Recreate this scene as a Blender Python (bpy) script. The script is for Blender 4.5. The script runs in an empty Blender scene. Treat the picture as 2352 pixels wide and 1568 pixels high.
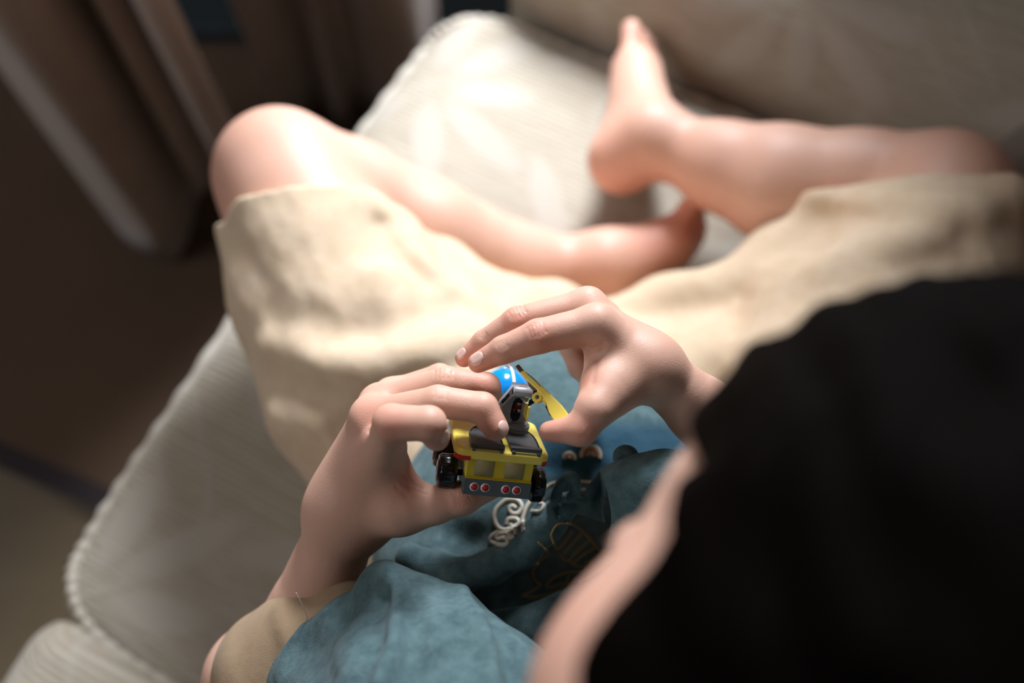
import bpy, math, random
import numpy as np
from mathutils import Vector, Matrix
random.seed(3); np.random.seed(3)
sc = bpy.context.scene
COL = sc.collection
# ---------------------------------------------------------------- camera
CAMZ = 1.12
TILT = math.radians(23)
FPX = 35.0/36.0*2352.0
cam_d = bpy.data.cameras.new('camera'); cam = bpy.data.objects.new('camera', cam_d); COL.objects.link(cam)
cam.location = (0, 0, CAMZ); cam.rotation_euler = (TILT, 0, 0)
cam_d.lens = 35; cam_d.sensor_width = 36; cam_d.clip_start = 0.01
cam_d.dof.use_dof = True; cam_d.dof.focus_distance = 0.418; cam_d.dof.aperture_fstop = 3.2
sc.camera = cam
# ---------------------------------------------------------------- world, lights, exposure
w = bpy.data.worlds.new('world'); sc.world = w; w.use_nodes = True
w.node_tree.nodes['Background'].inputs[0].default_value = (0.62, 0.55, 0.50, 1)
w.node_tree.nodes['Background'].inputs[1].default_value = 0.16
def area(name, loc, target, size, size_y, power, color):
    l = bpy.data.lights.new(name, 'AREA'); l.shape = 'RECTANGLE'; l.size = size; l.size_y = size_y
    l.energy = power; l.color = color
    o = bpy.data.objects.new(name, l); COL.objects.link(o); o.location = loc
    o.rotation_euler = (Vector(target)-Vector(loc)).to_track_quat('-Z', 'Y').to_euler()
    return o
area('window_daylight', (0.50, 2.1, 1.85), (0.0, 0.3, 0.5), 1.0, 0.85, 262, (0.90, 0.95, 1.04))
area('side_fill', (-1.7, 0.1, 1.8), (-0.2, 0.2, 0.4), 0.9, 0.9, 12, (0.97, 0.97, 1.0))  # soft fill added from the left; no window is built there
sc.view_settings.view_transform = 'Standard'; sc.view_settings.look = 'None'
sc.view_settings.gamma = 1.0; sc.view_settings.use_curve_mapping = False
sc.view_settings.exposure = 0.0
# ---------------------------------------------------------------- helpers
cT, sT = math.cos(TILT), math.sin(TILT)
def P(px, py, d):
    "point seen at pixel px, py of the photograph, d centimetres along the view axis"
    d = d/100.0; u = (px-1176)/FPX*d; v = -(py-784)/FPX*d
    return np.array([u, sT*d+cT*v, CAMZ-cT*d+sT*v])
def rayd(px, py):
    u = (px-1176)/FPX; v = -(py-784)/FPX
    r = np.array([u, sT+cT*v, -cT+sT*v]); return r/np.linalg.norm(r)
def proj(X):
    X = np.asarray(X, float); y = X[..., 1]; z = X[..., 2]-CAMZ
    d = sT*y-cT*z; v = (cT*y+sT*z)/d
    return np.stack([1176+FPX*X[..., 0]/d, 784-FPX*v, d*100], -1)
# --- signed distance building blocks (all in metres)
F4 = np.float32
def rcone(a, b, r1, r2):
    a = np.asarray(a, F4); b = np.asarray(b, F4); ba = b-a; l2 = float(ba@ba); rr = r1-r2; a2 = l2-rr*rr; il2 = 1/l2
    if a2 <= 0:
        c, r = (a, r1) if r1 > r2 else (b, r2)
        return lambda p: np.sqrt(((p-c)**2).sum(1))-r
    def f(p):
        pa = p-a; y = pa@ba; z = y-l2
        q = pa*l2-ba*y[:, None]; x2 = (q*q).sum(1); y2 = y*y*l2; z2 = z*z*l2
        k = np.sign(rr)*rr*rr*x2
        return np.where(np.sign(z)*a2*z2 > k, np.sqrt(x2+z2)*il2-r2,
               np.where(np.sign(y)*a2*y2 < k, np.sqrt(x2+y2)*il2-r1, (np.sqrt(x2*a2*il2)+y*rr)*il2-r1))
    return f
def ball(c, r):
    c = np.asarray(c, F4); return lambda p: np.sqrt(((p-c)**2).sum(1))-r
def ellip(c, rad, R=None):
    c = np.asarray(c, F4); rad = np.asarray(rad, F4); R = np.eye(3, dtype=F4) if R is None else np.asarray(R, F4)
    def f(p):
        q = (p-c)@R; k0 = np.sqrt(((q/rad)**2).sum(1)); k1 = np.sqrt(((q/rad**2)**2).sum(1))+1e-9
        return k0*(k0-1)/k1
    return f
def smin(a, b, k):
    if k <= 0: return np.minimum(a, b)
    h = np.maximum(k-np.abs(a-b), 0)/k
    return np.minimum(a, b)-h*h*k*0.25
def smax(a, b, k): return -smin(-a, -b, k)
def U(k, *fs):
    def f(p):
        d = fs[0](p)
        for g in fs[1:]: d = smin(d, g(p), k)
        return d
    return f
def chain(pts, rads, k=0.002):
    return U(k, *[rcone(pts[i], pts[i+1], rads[i], rads[i+1]) for i in range(len(pts)-1)])
def pch(lst, k=0.002):
    "chain from (px, py, depth cm, radius cm) rows"
    return chain([P(*q[:3]) for q in lst], [q[3]/100 for q in lst], k)
def segdist(p, pts):
    d = None
    for i in range(len(pts)-1):
        a = np.asarray(pts[i], F4); ba = np.asarray(pts[i+1], F4)-a
        t = np.clip(((p-a)@ba)/float(ba@ba), 0, 1); e = np.sqrt(((p-a-t[:, None]*ba)**2).sum(1))
        d = e if d is None else np.minimum(d, e)
    return d
def march(f, px, py, lo=0.15, hi=1.6):
    r = rayd(px, py); o = np.array([0, 0, CAMZ]); t = lo
    for _ in range(200):
        d = float(f((o+r*t)[None].astype(F4))[0])
        if d < 1e-4: break
        t += max(d*0.8, 2e-4)
        if t > hi: return None
    return o+r*t
def march_many(f, pts):
    r = np.array([rayd(*q) for q in pts]); o = np.array([0, 0, CAMZ]); t = np.full(len(r), .15)
    for _ in range(160):
        d = f((o+r*t[:, None]).astype(F4)); t += np.clip(d*0.8, -0.005, 0.08)
    return o+r*t[:, None]
def folds(f, rows, base=None):
    "rows: (polyline px, width cm, height cm); raised (+) or sunk (-) folds laid on the surface of f"
    base = base or f; prep = []
    for pl, wd, am in rows:
        prep.append((march_many(base, pl), wd/100, am/100))
    def g(p):
        d = f(p)
        near = np.abs(d) < 0.03
        if near.any():
            q = p[near]; e = np.zeros(len(q), F4)
            for pts, wd, am in prep:
                s = segdist(q, pts); e += am*np.exp(-(s/wd)**2)
            d = d.copy(); d[near] -= e
        return d
    return g
def wav(p, sc_, seed, n=10):
    "smooth noise made of random sines, about -1..1"
    rs = np.random.RandomState(seed); s = 0
    for _ in range(n):
        k = rs.normal(size=3); k /= np.linalg.norm(k); k *= (0.6+rs.rand()*0.9)*2*math.pi/sc_
        s = s+np.sin(p@k.astype(F4)+rs.rand()*6.28)
    return s/math.sqrt(n)
# --- polygonising a field: sparse surface nets
def nets(f, lo, hi, h, B=8):
    lo = np.asarray(lo, float)-2*h; hi = np.asarray(hi, float)+2*h
    nb = np.ceil((hi-lo)/(h*B)).astype(int)
    g = np.stack(np.meshgrid(*[np.arange(n) for n in nb], indexing='ij'), -1).reshape(-1, 3)
    cen = (lo+(g+0.5)*h*B).astype(F4)
    dv = np.concatenate([f(c) for c in np.array_split(cen, max(1, len(cen)//200000))])
    g = g[np.abs(dv) < h*B*0.9*1.25]
    o = np.stack(np.meshgrid(*[np.arange(B+1)]*3, indexing='ij'), -1).reshape(-1, 3)
    N = (nb*B+2).astype(np.int64); key = lambda c: (c[..., 0]*N[1]+c[..., 1])*N[2]+c[..., 2]
    cells = []; verts = []; edges = []
    for gg in np.array_split(g, max(1, len(g)//700)):
        if len(gg) == 0: continue
        idx = gg[:, None, :]*B+o[None]; pts = (lo+idx.reshape(-1, 3)*h).astype(F4)
        v = f(pts).reshape(len(gg), B+1, B+1, B+1)
        acc = np.zeros((len(gg), B, B, B, 3), F4); cnt = np.zeros((len(gg), B, B, B), F4)
        for ax in range(3):
            a1, a2 = [a for a in range(3) if a != ax]
            for s1 in (0, 1):
                for s2 in (0, 1):
                    sl0 = [slice(None)]+[None]*3; sl1 = [slice(None)]+[None]*3
                    sl0[1+ax] = slice(0, B); sl1[1+ax] = slice(1, B+1)
                    for q in (sl0, sl1):
                        q[1+a1] = slice(s1, B+s1); q[1+a2] = slice(s2, B+s2)
                    va = v[tuple(sl0)]; vb = v[tuple(sl1)]; cr = (va < 0) != (vb < 0)
                    t = np.where(cr, va/(va-vb+1e-20), 0)
                    acc[..., ax] += np.where(cr, t, 0); acc[..., a1] += cr*s1; acc[..., a2] += cr*s2; cnt += cr
        m = cnt > 0; w_ = np.argwhere(m)
        if len(w_) == 0: continue
        cc = gg[w_[:, 0]]*B+w_[:, 1:]; cells.append(key(cc.astype(np.int64)))
        verts.append(lo+(cc+acc[m]/cnt[m][:, None])*h)
        for ax in range(3):
            sl0 = [slice(None)]+[slice(0, B)]*3; sl1 = list(sl0); sl1[1+ax] = slice(1, B+1)
            va = v[tuple(sl0)]; vb = v[tuple(sl1)]; e = np.argwhere((va < 0) != (vb < 0))
            if len(e):
                neg = va[tuple(e.T)] < 0
                edges.append((ax, (gg[e[:, 0]]*B+e[:, 1:]).astype(np.int64), neg))
    cells = np.concatenate(cells); verts = np.concatenate(verts)
    od = np.argsort(cells); ck = cells[od]
    quads = []
    for ax, c, neg in edges:
        a1, a2 = (ax+1) % 3, (ax+2) % 3; q = []; ok = np.ones(len(c), bool)
        for d1, d2 in ((0, 0), (1, 0), (1, 1), (0, 1)):
            n = c.copy(); n[:, a1] -= d1; n[:, a2] -= d2; k = key(n)
            i = np.clip(np.searchsorted(ck, k), 0, len(ck)-1); ok &= ck[i] == k; q.append(od[i])
        q = np.stack(q, 1); q[~neg] = q[~neg][:, ::-1]; quads.append(q[ok])
    quads = np.concatenate(quads)
    p = verts.astype(F4); e = h*0.3
    for _ in range(3):
        d = f(p); gr = np.stack([f(p+np.eye(3, dtype=F4)[a]*e)-f(p-np.eye(3, dtype=F4)[a]*e) for a in range(3)], 1)/(2*e)
        st = (d/np.maximum((gr*gr).sum(1), 0.25))[:, None]*gr
        ln = np.sqrt((st*st).sum(1))[:, None]; st *= np.minimum(1, h*0.5/(ln+1e-9)); p = (p-st*0.9).astype(F4)
    return p, quads
def mesh_np(name, v, q, m=None, parent=None, attrs=None, smooth=True):
    me = bpy.data.meshes.new(name); v = np.ascontiguousarray(v, dtype=F4); q = np.ascontiguousarray(q, dtype=np.int32); n = q.shape[1]
    me.vertices.add(len(v)); me.vertices.foreach_set('co', v.ravel())
    me.loops.add(q.size); me.loops.foreach_set('vertex_index', q.ravel())
    me.polygons.add(len(q)); me.polygons.foreach_set('loop_start', np.arange(0, q.size, n, dtype=np.int32))
    me.polygons.foreach_set('loop_total', np.full(len(q), n, dtype=np.int32)); me.update(calc_edges=True); me.validate()
    if smooth: me.polygons.foreach_set('use_smooth', np.ones(len(me.polygons), bool))
    if attrs:
        for k, a in attrs.items():
            at = me.attributes.new(k, 'FLOAT', 'POINT'); at.data.foreach_set('value', np.ascontiguousarray(a, dtype=F4))
    return link(name, me, m, parent)
def link(name, me, m=None, parent=None):
    o = bpy.data.objects.new(name, me); COL.objects.link(o)
    if m: me.materials.append(m)
    if parent is not None:
        o.parent = parent; o.matrix_parent_inverse = parent.matrix_basis.inverted()
    return o
def sdf_obj(name, f, lo, hi, h, m, parent=None, attrs=None):
    v, q = nets(f, lo, hi, h)
    return mesh_np(name, v, q, m, parent, {k: g(v) for k, g in attrs.items()} if attrs else None)
def bbox(pts, pad):
    pts = np.asarray(pts); return pts.min(0)-pad, pts.max(0)+pad
def pm(name, v, fcs, m=None, parent=None, smooth=True):
    me = bpy.data.meshes.new(name); me.from_pydata([tuple(map(float, x)) for x in v], [], fcs); me.update()
    if smooth:
        for p in me.polygons: p.use_smooth = True
    return link(name, me, m, parent)
def tag(o, label=None, cat=None, group=None, kind=None):
    if label: o['label'] = label
    if cat: o['category'] = cat
    if group: o['group'] = group
    if kind: o['kind'] = kind
    return o
def empty(name, loc, rot=None):
    o = bpy.data.objects.new(name, None); COL.objects.link(o); o.location = loc
    if rot is not None: o.rotation_euler = rot
    o.empty_display_size = 0.02
    return o
def mod(o, typ, **kw):
    md = o.modifiers.new(typ.lower(), typ)
    for k, v in kw.items(): setattr(md, k, v)
    return md
def tube(name, pts, r, m, parent=None, n=8, closed=False, rz=None):
    "round cord along pts (r: number or list)"
    pts = [np.asarray(p, float) for p in pts]; N = len(pts); v = []; f = []
    up = np.array([0, 0, 1.0])
    t0 = pts[1]-pts[0]; nrm = np.cross(t0, [0.3, 0.2, 0.9]); nrm /= np.linalg.norm(nrm)
    for i, p in enumerate(pts):
        a = pts[(i-1) % N] if closed else pts[max(i-1, 0)]; b = pts[(i+1) % N] if closed else pts[min(i+1, N-1)]
        t = b-a; t /= np.linalg.norm(t)+1e-12; nrm = nrm-t*(nrm@t); nrm /= np.linalg.norm(nrm)+1e-12; bn = np.cross(t, nrm)
        rr = r[i] if hasattr(r, '__len__') else r
        for j in range(n):
            an = 2*math.pi*j/n; v.append(p+rr*(math.cos(an)*nrm+math.sin(an)*bn))
    for i in range(N if closed else N-1):
        for j in range(n):
            k = (i+1) % N
            f.append((i*n+j, i*n+(j+1) % n, k*n+(j+1) % n, k*n+j))
    if not closed:
        f.append(tuple(range(n))[::-1]); f.append(tuple(range((N-1)*n, N*n)))
    return pm(name, v, f, m, parent)
def spline(pts, n=6, closed=False):
    pts = [np.asarray(p, float) for p in pts]; out = []; N = len(pts)
    R = range(N if closed else N-1)
    for i in R:
        p0 = pts[(i-1) % N] if closed or i > 0 else pts[0]; p1 = pts[i]; p2 = pts[(i+1) % N]
        p3 = pts[(i+2) % N] if closed or i+2 < N else pts[-1]
        for s in range(n):
            t = s/n; out.append(0.5*((2*p1)+(-p0+p2)*t+(2*p0-5*p1+4*p2-p3)*t*t+(-p0+3*p1-3*p2+p3)*t**3))
    if not closed: out.append(pts[-1])
    return out
# ---------------------------------------------------------------- materials
def mat(name, rough=0.6, color=(0.5, 0.5, 0.5), spec=0.5, metal=0.0, sheen=0.0, coat=0.0):
    m = bpy.data.materials.new(name); m.use_nodes = True; b = m.node_tree.nodes['Principled BSDF']
    b.inputs['Base Color'].default_value = (*color, 1); b.inputs['Roughness'].default_value = rough
    b.inputs['Specular IOR Level'].default_value = spec; b.inputs['Metallic'].default_value = metal
    b.inputs['Sheen Weight'].default_value = sheen; b.inputs['Coat Weight'].default_value = coat
    return m, m.node_tree, b
def nd(t, typ, **kw):
    n = t.nodes.new(typ)
    for k, v in kw.items():
        if k[0] == '_': n.inputs[k[1:].replace('_', ' ')].default_value = v
        else: setattr(n, k, v)
    return n
def noise(t, scale, detail=4, rough=0.55, vec=None, dist=0.0):
    n = nd(t, 'ShaderNodeTexNoise', _Scale=scale, _Detail=detail, _Roughness=rough, _Distortion=dist)
    t.links.new(vec or coords(t), n.inputs['Vector']); return n.outputs['Fac']
def coords(t):
    for n in t.nodes:
        if n.type == 'TEX_COORD': return n.outputs['Object']
    return t.nodes.new('ShaderNodeTexCoord').outputs['Object']
def ramp(t, fac, stops):
    r = t.nodes.new('ShaderNodeValToRGB'); e = r.color_ramp.elements
    while len(e) < len(stops): e.new(0.5)
    for s, (p, c) in zip(e, stops): s.position = p; s.color = (*c, 1)
    t.links.new(fac, r.inputs[0]); return r.outputs[0]
def mixc(t, fac, a, b, mode='MIX'):
    m = t.nodes.new('ShaderNodeMix'); m.data_type = 'RGBA'; m.blend_type = mode
    for s, x in ((m.inputs[0], fac), (m.inputs[6], a), (m.inputs[7], b)):
        if isinstance(x, (int, float)): s.default_value = x
        elif isinstance(x, tuple): s.default_value = (*x, 1)
        else: t.links.new(x, s)
    return m.outputs[2]
def math_(t, op, a, b=0.0):
    m = nd(t, 'ShaderNodeMath', operation=op)
    for s, x in ((m.inputs[0], a), (m.inputs[1], b)):
        if isinstance(x, (int, float)): s.default_value = x
        else: t.links.new(x, s)
    return m.outputs[0]
def bump(t, b, h, strength, dist):
    n = nd(t, 'ShaderNodeBump', _Strength=strength, _Distance=dist); t.links.new(h, n.inputs['Height'])
    t.links.new(n.outputs[0], b.inputs['Normal'])
def attr(t, name):
    n = t.nodes.new('ShaderNodeAttribute'); n.attribute_name = name; return n.outputs['Fac']
def wave(t, scale, vec=None, dist=0.0, direction='X'):
    n = nd(t, 'ShaderNodeTexWave', _Scale=scale, _Distortion=dist); n.bands_direction = direction; n.inputs['Detail Scale'].default_value = 1.5
    t.links.new(vec or coords(t), n.inputs['Vector']); return n.outputs['Fac']

def m_skin():
    m, t, b = mat('skin', 0.5, spec=0.35)
    n1 = noise(t, 22, 3); n2 = noise(t, 140, 4)
    base = mixc(t, n1, (0.62, 0.35, 0.25), (0.72, 0.45, 0.34))
    red = mixc(t, attr(t, 'blush'), base, (0.62, 0.22, 0.15))
    fin = mixc(t, math_(t, 'MULTIPLY', n2, 0.22), red, (0.56, 0.28, 0.19))
    t.links.new(fin, b.inputs['Base Color'])
    b.inputs['Subsurface Weight'].default_value = 0.25; b.inputs['Subsurface Radius'].default_value = (1.0, 0.35, 0.2)
    b.inputs['Subsurface Scale'].default_value = 0.006
    v = nd(t, 'ShaderNodeTexVoronoi', _Scale=1600.0); t.links.new(coords(t), v.inputs['Vector'])
    hh = math_(t, 'ADD', v.outputs['Distance'], math_(t, 'MULTIPLY', noise(t, 260, 3), 0.8))
    bump(t, b, hh, 0.16, 0.0004)
    return m
def m_cloth(name, c1, c2, scale=1500, strength=0.4, sheen=0.08, mottle=70):
    m, t, b = mat(name, 0.88, spec=0.15, sheen=sheen)
    n = ramp(t, noise(t, mottle, 6, 0.68), [(0.28, (0, 0, 0)), (0.74, (1, 1, 1))])
    co = coords(t)
    st = nd(t, 'ShaderNodeMapping'); st.inputs['Scale'].default_value = (1, 0.18, 1); t.links.new(co, st.inputs[0])
    st2 = nd(t, 'ShaderNodeMapping'); st2.inputs['Scale'].default_value = (0.18, 1, 1); t.links.new(co, st2.inputs[0])
    f1 = noise(t, scale, 2, 0.6, st.outputs[0]); f2 = noise(t, scale, 2, 0.6, st2.outputs[0])
    th = math_(t, 'MULTIPLY', math_(t, 'ADD', f1, f2), 0.5)
    c = mixc(t, n, c1, c2); c = mixc(t, math_(t, 'MULTIPLY', math_(t, 'SUBTRACT', 1.0, th), 0.45), c, tuple(x*0.45 for x in c1))
    t.links.new(c, b.inputs['Base Color']); b.inputs['Sheen Roughness'].default_value = 0.5
    bump(t, b, math_(t, 'ADD', th, math_(t, 'MULTIPLY', noise(t, 190, 4), 0.7)), strength, 0.0012)
    return m
def m_plastic(name, c, rough=0.28, spec=0.5, metal=0.0):
    m, t, b = mat(name, rough, c, spec, metal)
    n = noise(t, 900, 2); bump(t, b, n, 0.03, 0.0003)
    r = ramp(t, noise(t, 160, 3), [(0.3, (rough*0.85,)*3), (0.8, (min(1, rough*1.3),)*3)]); t.links.new(r, b.inputs['Roughness'])
    return m
SKIN = m_skin()
LINEN = m_cloth('cream_linen', (0.70, 0.52, 0.34), (0.80, 0.635, 0.46), 1300, 0.35)
TEAL = m_cloth('teal_cotton', (0.052, 0.098, 0.105), (0.145, 0.225, 0.232), 1700, 0.5, mottle=150)
SAND = m_cloth('sand_lining', (0.36, 0.245, 0.145), (0.44, 0.31, 0.19), 2300, 0.25)
# ================================================================ ROOM
def box_bm(bm, x0, x1, y0, y1, z0, z1):
    vs = [bm.verts.new(c) for c in ((x0, y0, z0), (x1, y0, z0), (x1, y1, z0), (x0, y1, z0), (x0, y0, z1), (x1, y0, z1), (x1, y1, z1), (x0, y1, z1))]
    for f in ((3, 2, 1, 0), (4, 5, 6, 7), (0, 1, 5, 4), (1, 2, 6, 5), (2, 3, 7, 6), (3, 0, 4, 7)): bm.faces.new([vs[i] for i in f])
import bmesh
def boxes(name, bl, m, parent=None, bev=0.0, seg=2, smooth=False):
    bm = bmesh.new()
    for b_ in bl: box_bm(bm, *b_)
    me = bpy.data.meshes.new(name); bm.to_mesh(me); bm.free()
    o = bpy.data.objects.new(name, me); COL.objects.link(o); me.materials.append(m)
    if parent is not None: o.parent = parent
    if bev: mod(o, 'BEVEL', width=bev, segments=seg, limit_method='ANGLE')
    if smooth or bev:
        for p in me.polygons: p.use_smooth = True
        if bev: o.modifiers['bevel'].harden_normals = True
    return o
m_floor, t, b = mat('floor_wood', 0.55)
mp = nd(t, 'ShaderNodeMapping'); mp.inputs['Scale'].default_value = (1.2, 9, 1); mp.inputs['Rotation'].default_value = (0, 0, .5); t.links.new(coords(t), mp.inputs[0])
t.links.new(mixc(t, noise(t, 3, 5, .6, mp.outputs[0]), (0.085, 0.056, 0.022), (0.13, 0.088, 0.038)), b.inputs['Base Color'])
m_rug, t, b = mat('rug_pile', 0.95, sheen=.2)
t.links.new(mixc(t, noise(t, 5, 4), (0.055, 0.030, 0.016), (0.13, 0.075, 0.040)), b.inputs['Base Color']); bump(t, b, noise(t, 900, 3), .5, .003)
m_rugb, t, b = mat('rug_binding', 0.9); t.links.new(mixc(t, noise(t, 300, 2), (0.022, 0.015, 0.018), (0.032, 0.022, 0.024)), b.inputs['Base Color'])
m_wall, t, b = mat('wall_paint', 0.8); t.links.new(mixc(t, noise(t, 6, 4), (0.17, 0.11, 0.07), (0.20, 0.13, 0.085)), b.inputs['Base Color'])
m_trim, t, b = mat('trim_paint', 0.5); t.links.new(mixc(t, noise(t, 14, 2), (0.020, 0.032, 0.040), (0.030, 0.045, 0.055)), b.inputs['Base Color'])
m_white, t, b = mat('window_frame_paint', 0.4); t.links.new(mixc(t, noise(t, 14, 2), (0.6, 0.6, 0.58), (0.68, 0.67, 0.65)), b.inputs['Base Color'])
WY = 1.02
tag(boxes('floor', [(-3, 2.6, -2.2, WY, -.05, 0)], m_floor), kind='structure')
tag(boxes('wall_front', [(-3, 0, WY, WY+.12, 0, 2.6), (1.45, 2.6, WY, WY+.12, 0, 2.6), (0, 1.45, WY, WY+.12, 0, .45), (0, 1.45, WY, WY+.12, 1.92, 2.6)], m_wall), kind='structure')
tag(boxes('wall_left', [(-3.1, -3, -2.2, WY, 0, 2.6)], m_wall), kind='structure')
tag(boxes('wall_right', [(2.6, 2.7, -2.2, WY, 0, 2.6)], m_wall), kind='structure')
tag(boxes('wall_back', [(-3, 2.6, -2.3, -2.2, 0, 2.6)], m_wall), kind='structure')
tag(boxes('ceiling', [(-3, 2.6, -2.2, WY, 2.6, 2.7)], m_white), kind='structure')
wf = tag(boxes('window_1', [(0, .05, WY-.01, WY+.13, .45, 1.92), (1.4, 1.45, WY-.01, WY+.13, .45, 1.92), (.05, 1.4, WY-.01, WY+.13, .45, .50), (.05, 1.4, WY-.01, WY+.13, 1.87, 1.92)], m_white, bev=.004), kind='structure')
tag(boxes('baseboard_front', [(-3, 2.6, WY-.10, WY-.0005, 0.0005, .035)], m_trim, bev=.004), kind='structure')
# rug with a bound edge
rug = pm('rug', [], [], m_rug); ea = P(0, 1040, 100); 
def floor_at(px, py, z=0.0):
    r = rayd(px, py); t_ = (z-CAMZ)/r[2]; return np.array([r[0]*t_, r[1]*t_, z])
e0 = floor_at(0, 1075); e1 = floor_at(250, 1185); dr = (e1-e0)/np.linalg.norm(e1-e0); nr_ = np.array([-dr[1], dr[0], 0])
i0 = floor_at(0, 1015); wd_ = abs((i0-e0)@nr_)
def strip(name, s0, s1, z, m, parent=None, th=.01):
    c = [e0-dr*1.3+nr_*s0, e0+dr*1.6+nr_*s0, e0+dr*1.6+nr_*s1, e0-dr*1.3+nr_*s1]
    v = [np.array([x[0], x[1], .0005]) for x in c]+[np.array([x[0], x[1], z]) for x in c]
    o = pm(name, v, [(3, 2, 1, 0), (4, 5, 6, 7), (0, 1, 5, 4), (1, 2, 6, 5), (2, 3, 7, 6), (3, 0, 4, 7)], m, parent, smooth=False)
    return o
bpy.data.objects.remove(rug)
far = float(min(1.5, 10))
rug = strip('rug', wd_, 1.35, .010, m_rug); tag(rug, 'dark brown pile rug with a bound edge beside the armchair', 'rug')
rb = strip('rug_binding', 0, wd_, .012, m_rugb, rug); tag(rb, 'darker plum bound edge')
# ---------------------------------------------------------------- curtains
m_cur = m_cloth('taupe_curtain', (0.46, 0.36, 0.30), (0.54, 0.43, 0.37), 700, .3, .3, 20)
def curtain(name, path, top, bottoms, label):
    pts = spline([np.array([x, y, 0.0]) for x, y in path], 8); n = len(pts); nz = 30; v = []
    bs = np.interp(np.linspace(0, 1, n), np.linspace(0, 1, len(bottoms)), bottoms)
    cx = np.mean([p[0] for p in pts]); cy = np.mean([p[1] for p in pts])
    for j in range(nz+1):
        s = j/nz
        for i, p in enumerate(pts):
            z = bs[i]+(top-bs[i])*s; q = 1+.05*math.sin(s*9+i*.2)*(1-s)
            v.append((cx+(p[0]-cx)*1.0+.004*math.sin(z*7+i*.35), cy+(p[1]-cy)*q, z))
    fc = [(j*n+i, j*n+i+1, (j+1)*n+i+1, (j+1)*n+i) for j in range(nz) for i in range(n-1)]
    o = pm(name, v, fc, m_cur); mod(o, 'SOLIDIFY', thickness=.003, offset=0); tag(o, label, 'curtain', 'taupe curtains'); return o
curtain('curtain', [(-.54, .70), (-.50, .63), (-.455, .585), (-.425, .575), (-.405, .60), (-.40, .68), (-.385, .68), (-.375, .64), (-.36, .615), (-.345, .65), (-.335, .655), (-.325, .61), (-.31, .59), (-.296, .592), (-.290, .61)], 2.45, [.03, .02, .02, .05, .12, .10, .08, .06], 'taupe curtain hanging in deep folds, its pointed hem reaching the rug')
curtain('curtain', [(-.318, .81), (-.305, .775), (-.285, .79), (-.26, .83), (-.24, .80), (-.225, .785), (-.205, .82), (-.185, .80), (-.155, .765), (-.125, .755), (-.10, .775), (-.092, .83)], 2.45, [.02, .02, .015, .015], 'taupe curtain hanging between the other curtain and the far chair arm')
curtain('curtain', [(x_, .86+.035*math.sin(k*2.1)+.02*math.sin(k*.9)) for k, x_ in enumerate(np.linspace(.205, 1.25, 26))], 2.45, [.02, .02], 'unseen taupe curtain behind the far armrest, added to block window light')  # out-of-view curtain, added to keep window light off the right side
# ================================================================ ARMCHAIR
CO = np.array([-.295, .105, 0], F4); CA = np.array([.46, .888, 0], F4); CA /= np.linalg.norm(CA); CB = np.array([CA[1], -CA[0], 0], F4)
CR = np.stack([CA, CB, np.array([0, 0, 1], F4)], 1)
def cpt(a, b_, z): return CO+CA*a+CB*b_+np.array([0, 0, z], F4)
def rbox(a0, a1, b0, b1, z0, z1, r):
    c = np.array([(a0+a1)/2, (b0+b1)/2, (z0+z1)/2], F4); hs = np.array([(a1-a0)/2, (b1-b0)/2, (z1-z0)/2], F4)
    def f(p):
        q = np.abs((p-CO)@CR-c)-hs+r; return np.sqrt((np.maximum(q, 0)**2).sum(1))+np.minimum(q.max(1), 0)-r
    return f
def leafmask(x, y):
    "fan-shaped leaf sprays woven into the upholstery"
    m = np.zeros(len(x)); P_ = .24
    for ci in range(-2, 6):
        for cj in range(-2, 6):
            cx = ci*P_+(cj % 2)*P_/2; cy = cj*P_*.8; near = (abs(x-cx) < .16) & (abs(y-cy) < .16)
            if not near.any(): continue
            dx = x[near]-cx; dy = y[near]-cy; mm = np.zeros(near.sum())
            for k in range(9):
                an = -2.6+k*.65; L = .075 if k % 2 else .058; c_, s_ = math.cos(an), math.sin(an)
                u = (dx*c_+dy*s_)-L; w_ = -dx*s_+dy*c_+.12*(u)**2*9; e = (u/(L*.62))**2+(w_/.013)**2
                mm = np.maximum(mm, 1/(1+np.exp((e-1)*6)))
            st = np.abs(dy-.05*np.sin(dx*22))-.003; mm = np.maximum(mm, .8/(1+np.exp(st*1200)))
            m[near] = np.maximum(m[near], mm)
    return m
def chair_attrs(mode):
    def g(v):
        q = (v-CO)@CR; return q
    def pat(v):
        q = g(v)
        if mode == 'top': return leafmask(q[:, 0], q[:, 1])
        return leafmask(q[:, 1]+.1, q[:, 2]*1.0+q[:, 0]*.7)
    return {'ca': lambda v: g(v)[:, 0]+(g(v)[:, 2]*.7 if mode != 'top' else 0), 'cb': lambda v: g(v)[:, 1], 'pat': pat}
m_up, t, b = mat('jacquard', 0.82, spec=0.2, sheen=0.08)
cm = nd(t, 'ShaderNodeCombineXYZ'); t.links.new(attr(t, 'ca'), cm.inputs[0]); t.links.new(attr(t, 'cb'), cm.inputs[1])
rb_ = wave(t, 62, cm.outputs[0], .25, 'X'); rc_ = wave(t, 45, cm.outputs[0], .6, 'Y')
mpn = nd(t, 'ShaderNodeMapping'); mpn.inputs['Scale'].default_value = (150, 22, 1); t.links.new(cm.outputs[0], mpn.inputs[0])
dash = noise(t, 1.0, 3, .6, mpn.outputs[0]); blot = noise(t, 9, 4, .6, cm.outputs[0])
rib = math_(t, 'MULTIPLY', rb_, ramp(t, dash, [(.38, (0, 0, 0)), (.60, (1, 1, 1))]))
pt_ = attr(t, 'pat'); ribm = math_(t, 'MULTIPLY', rib, math_(t, 'SUBTRACT', 1.0, math_(t, 'MULTIPLY', pt_, .75)))
base = mixc(t, pt_, (0.37, 0.315, 0.24), (0.45, 0.405, 0.34)); base = mixc(t, math_(t, 'MULTIPLY', ribm, .75), base, (0.54, 0.49, 0.39))
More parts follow.
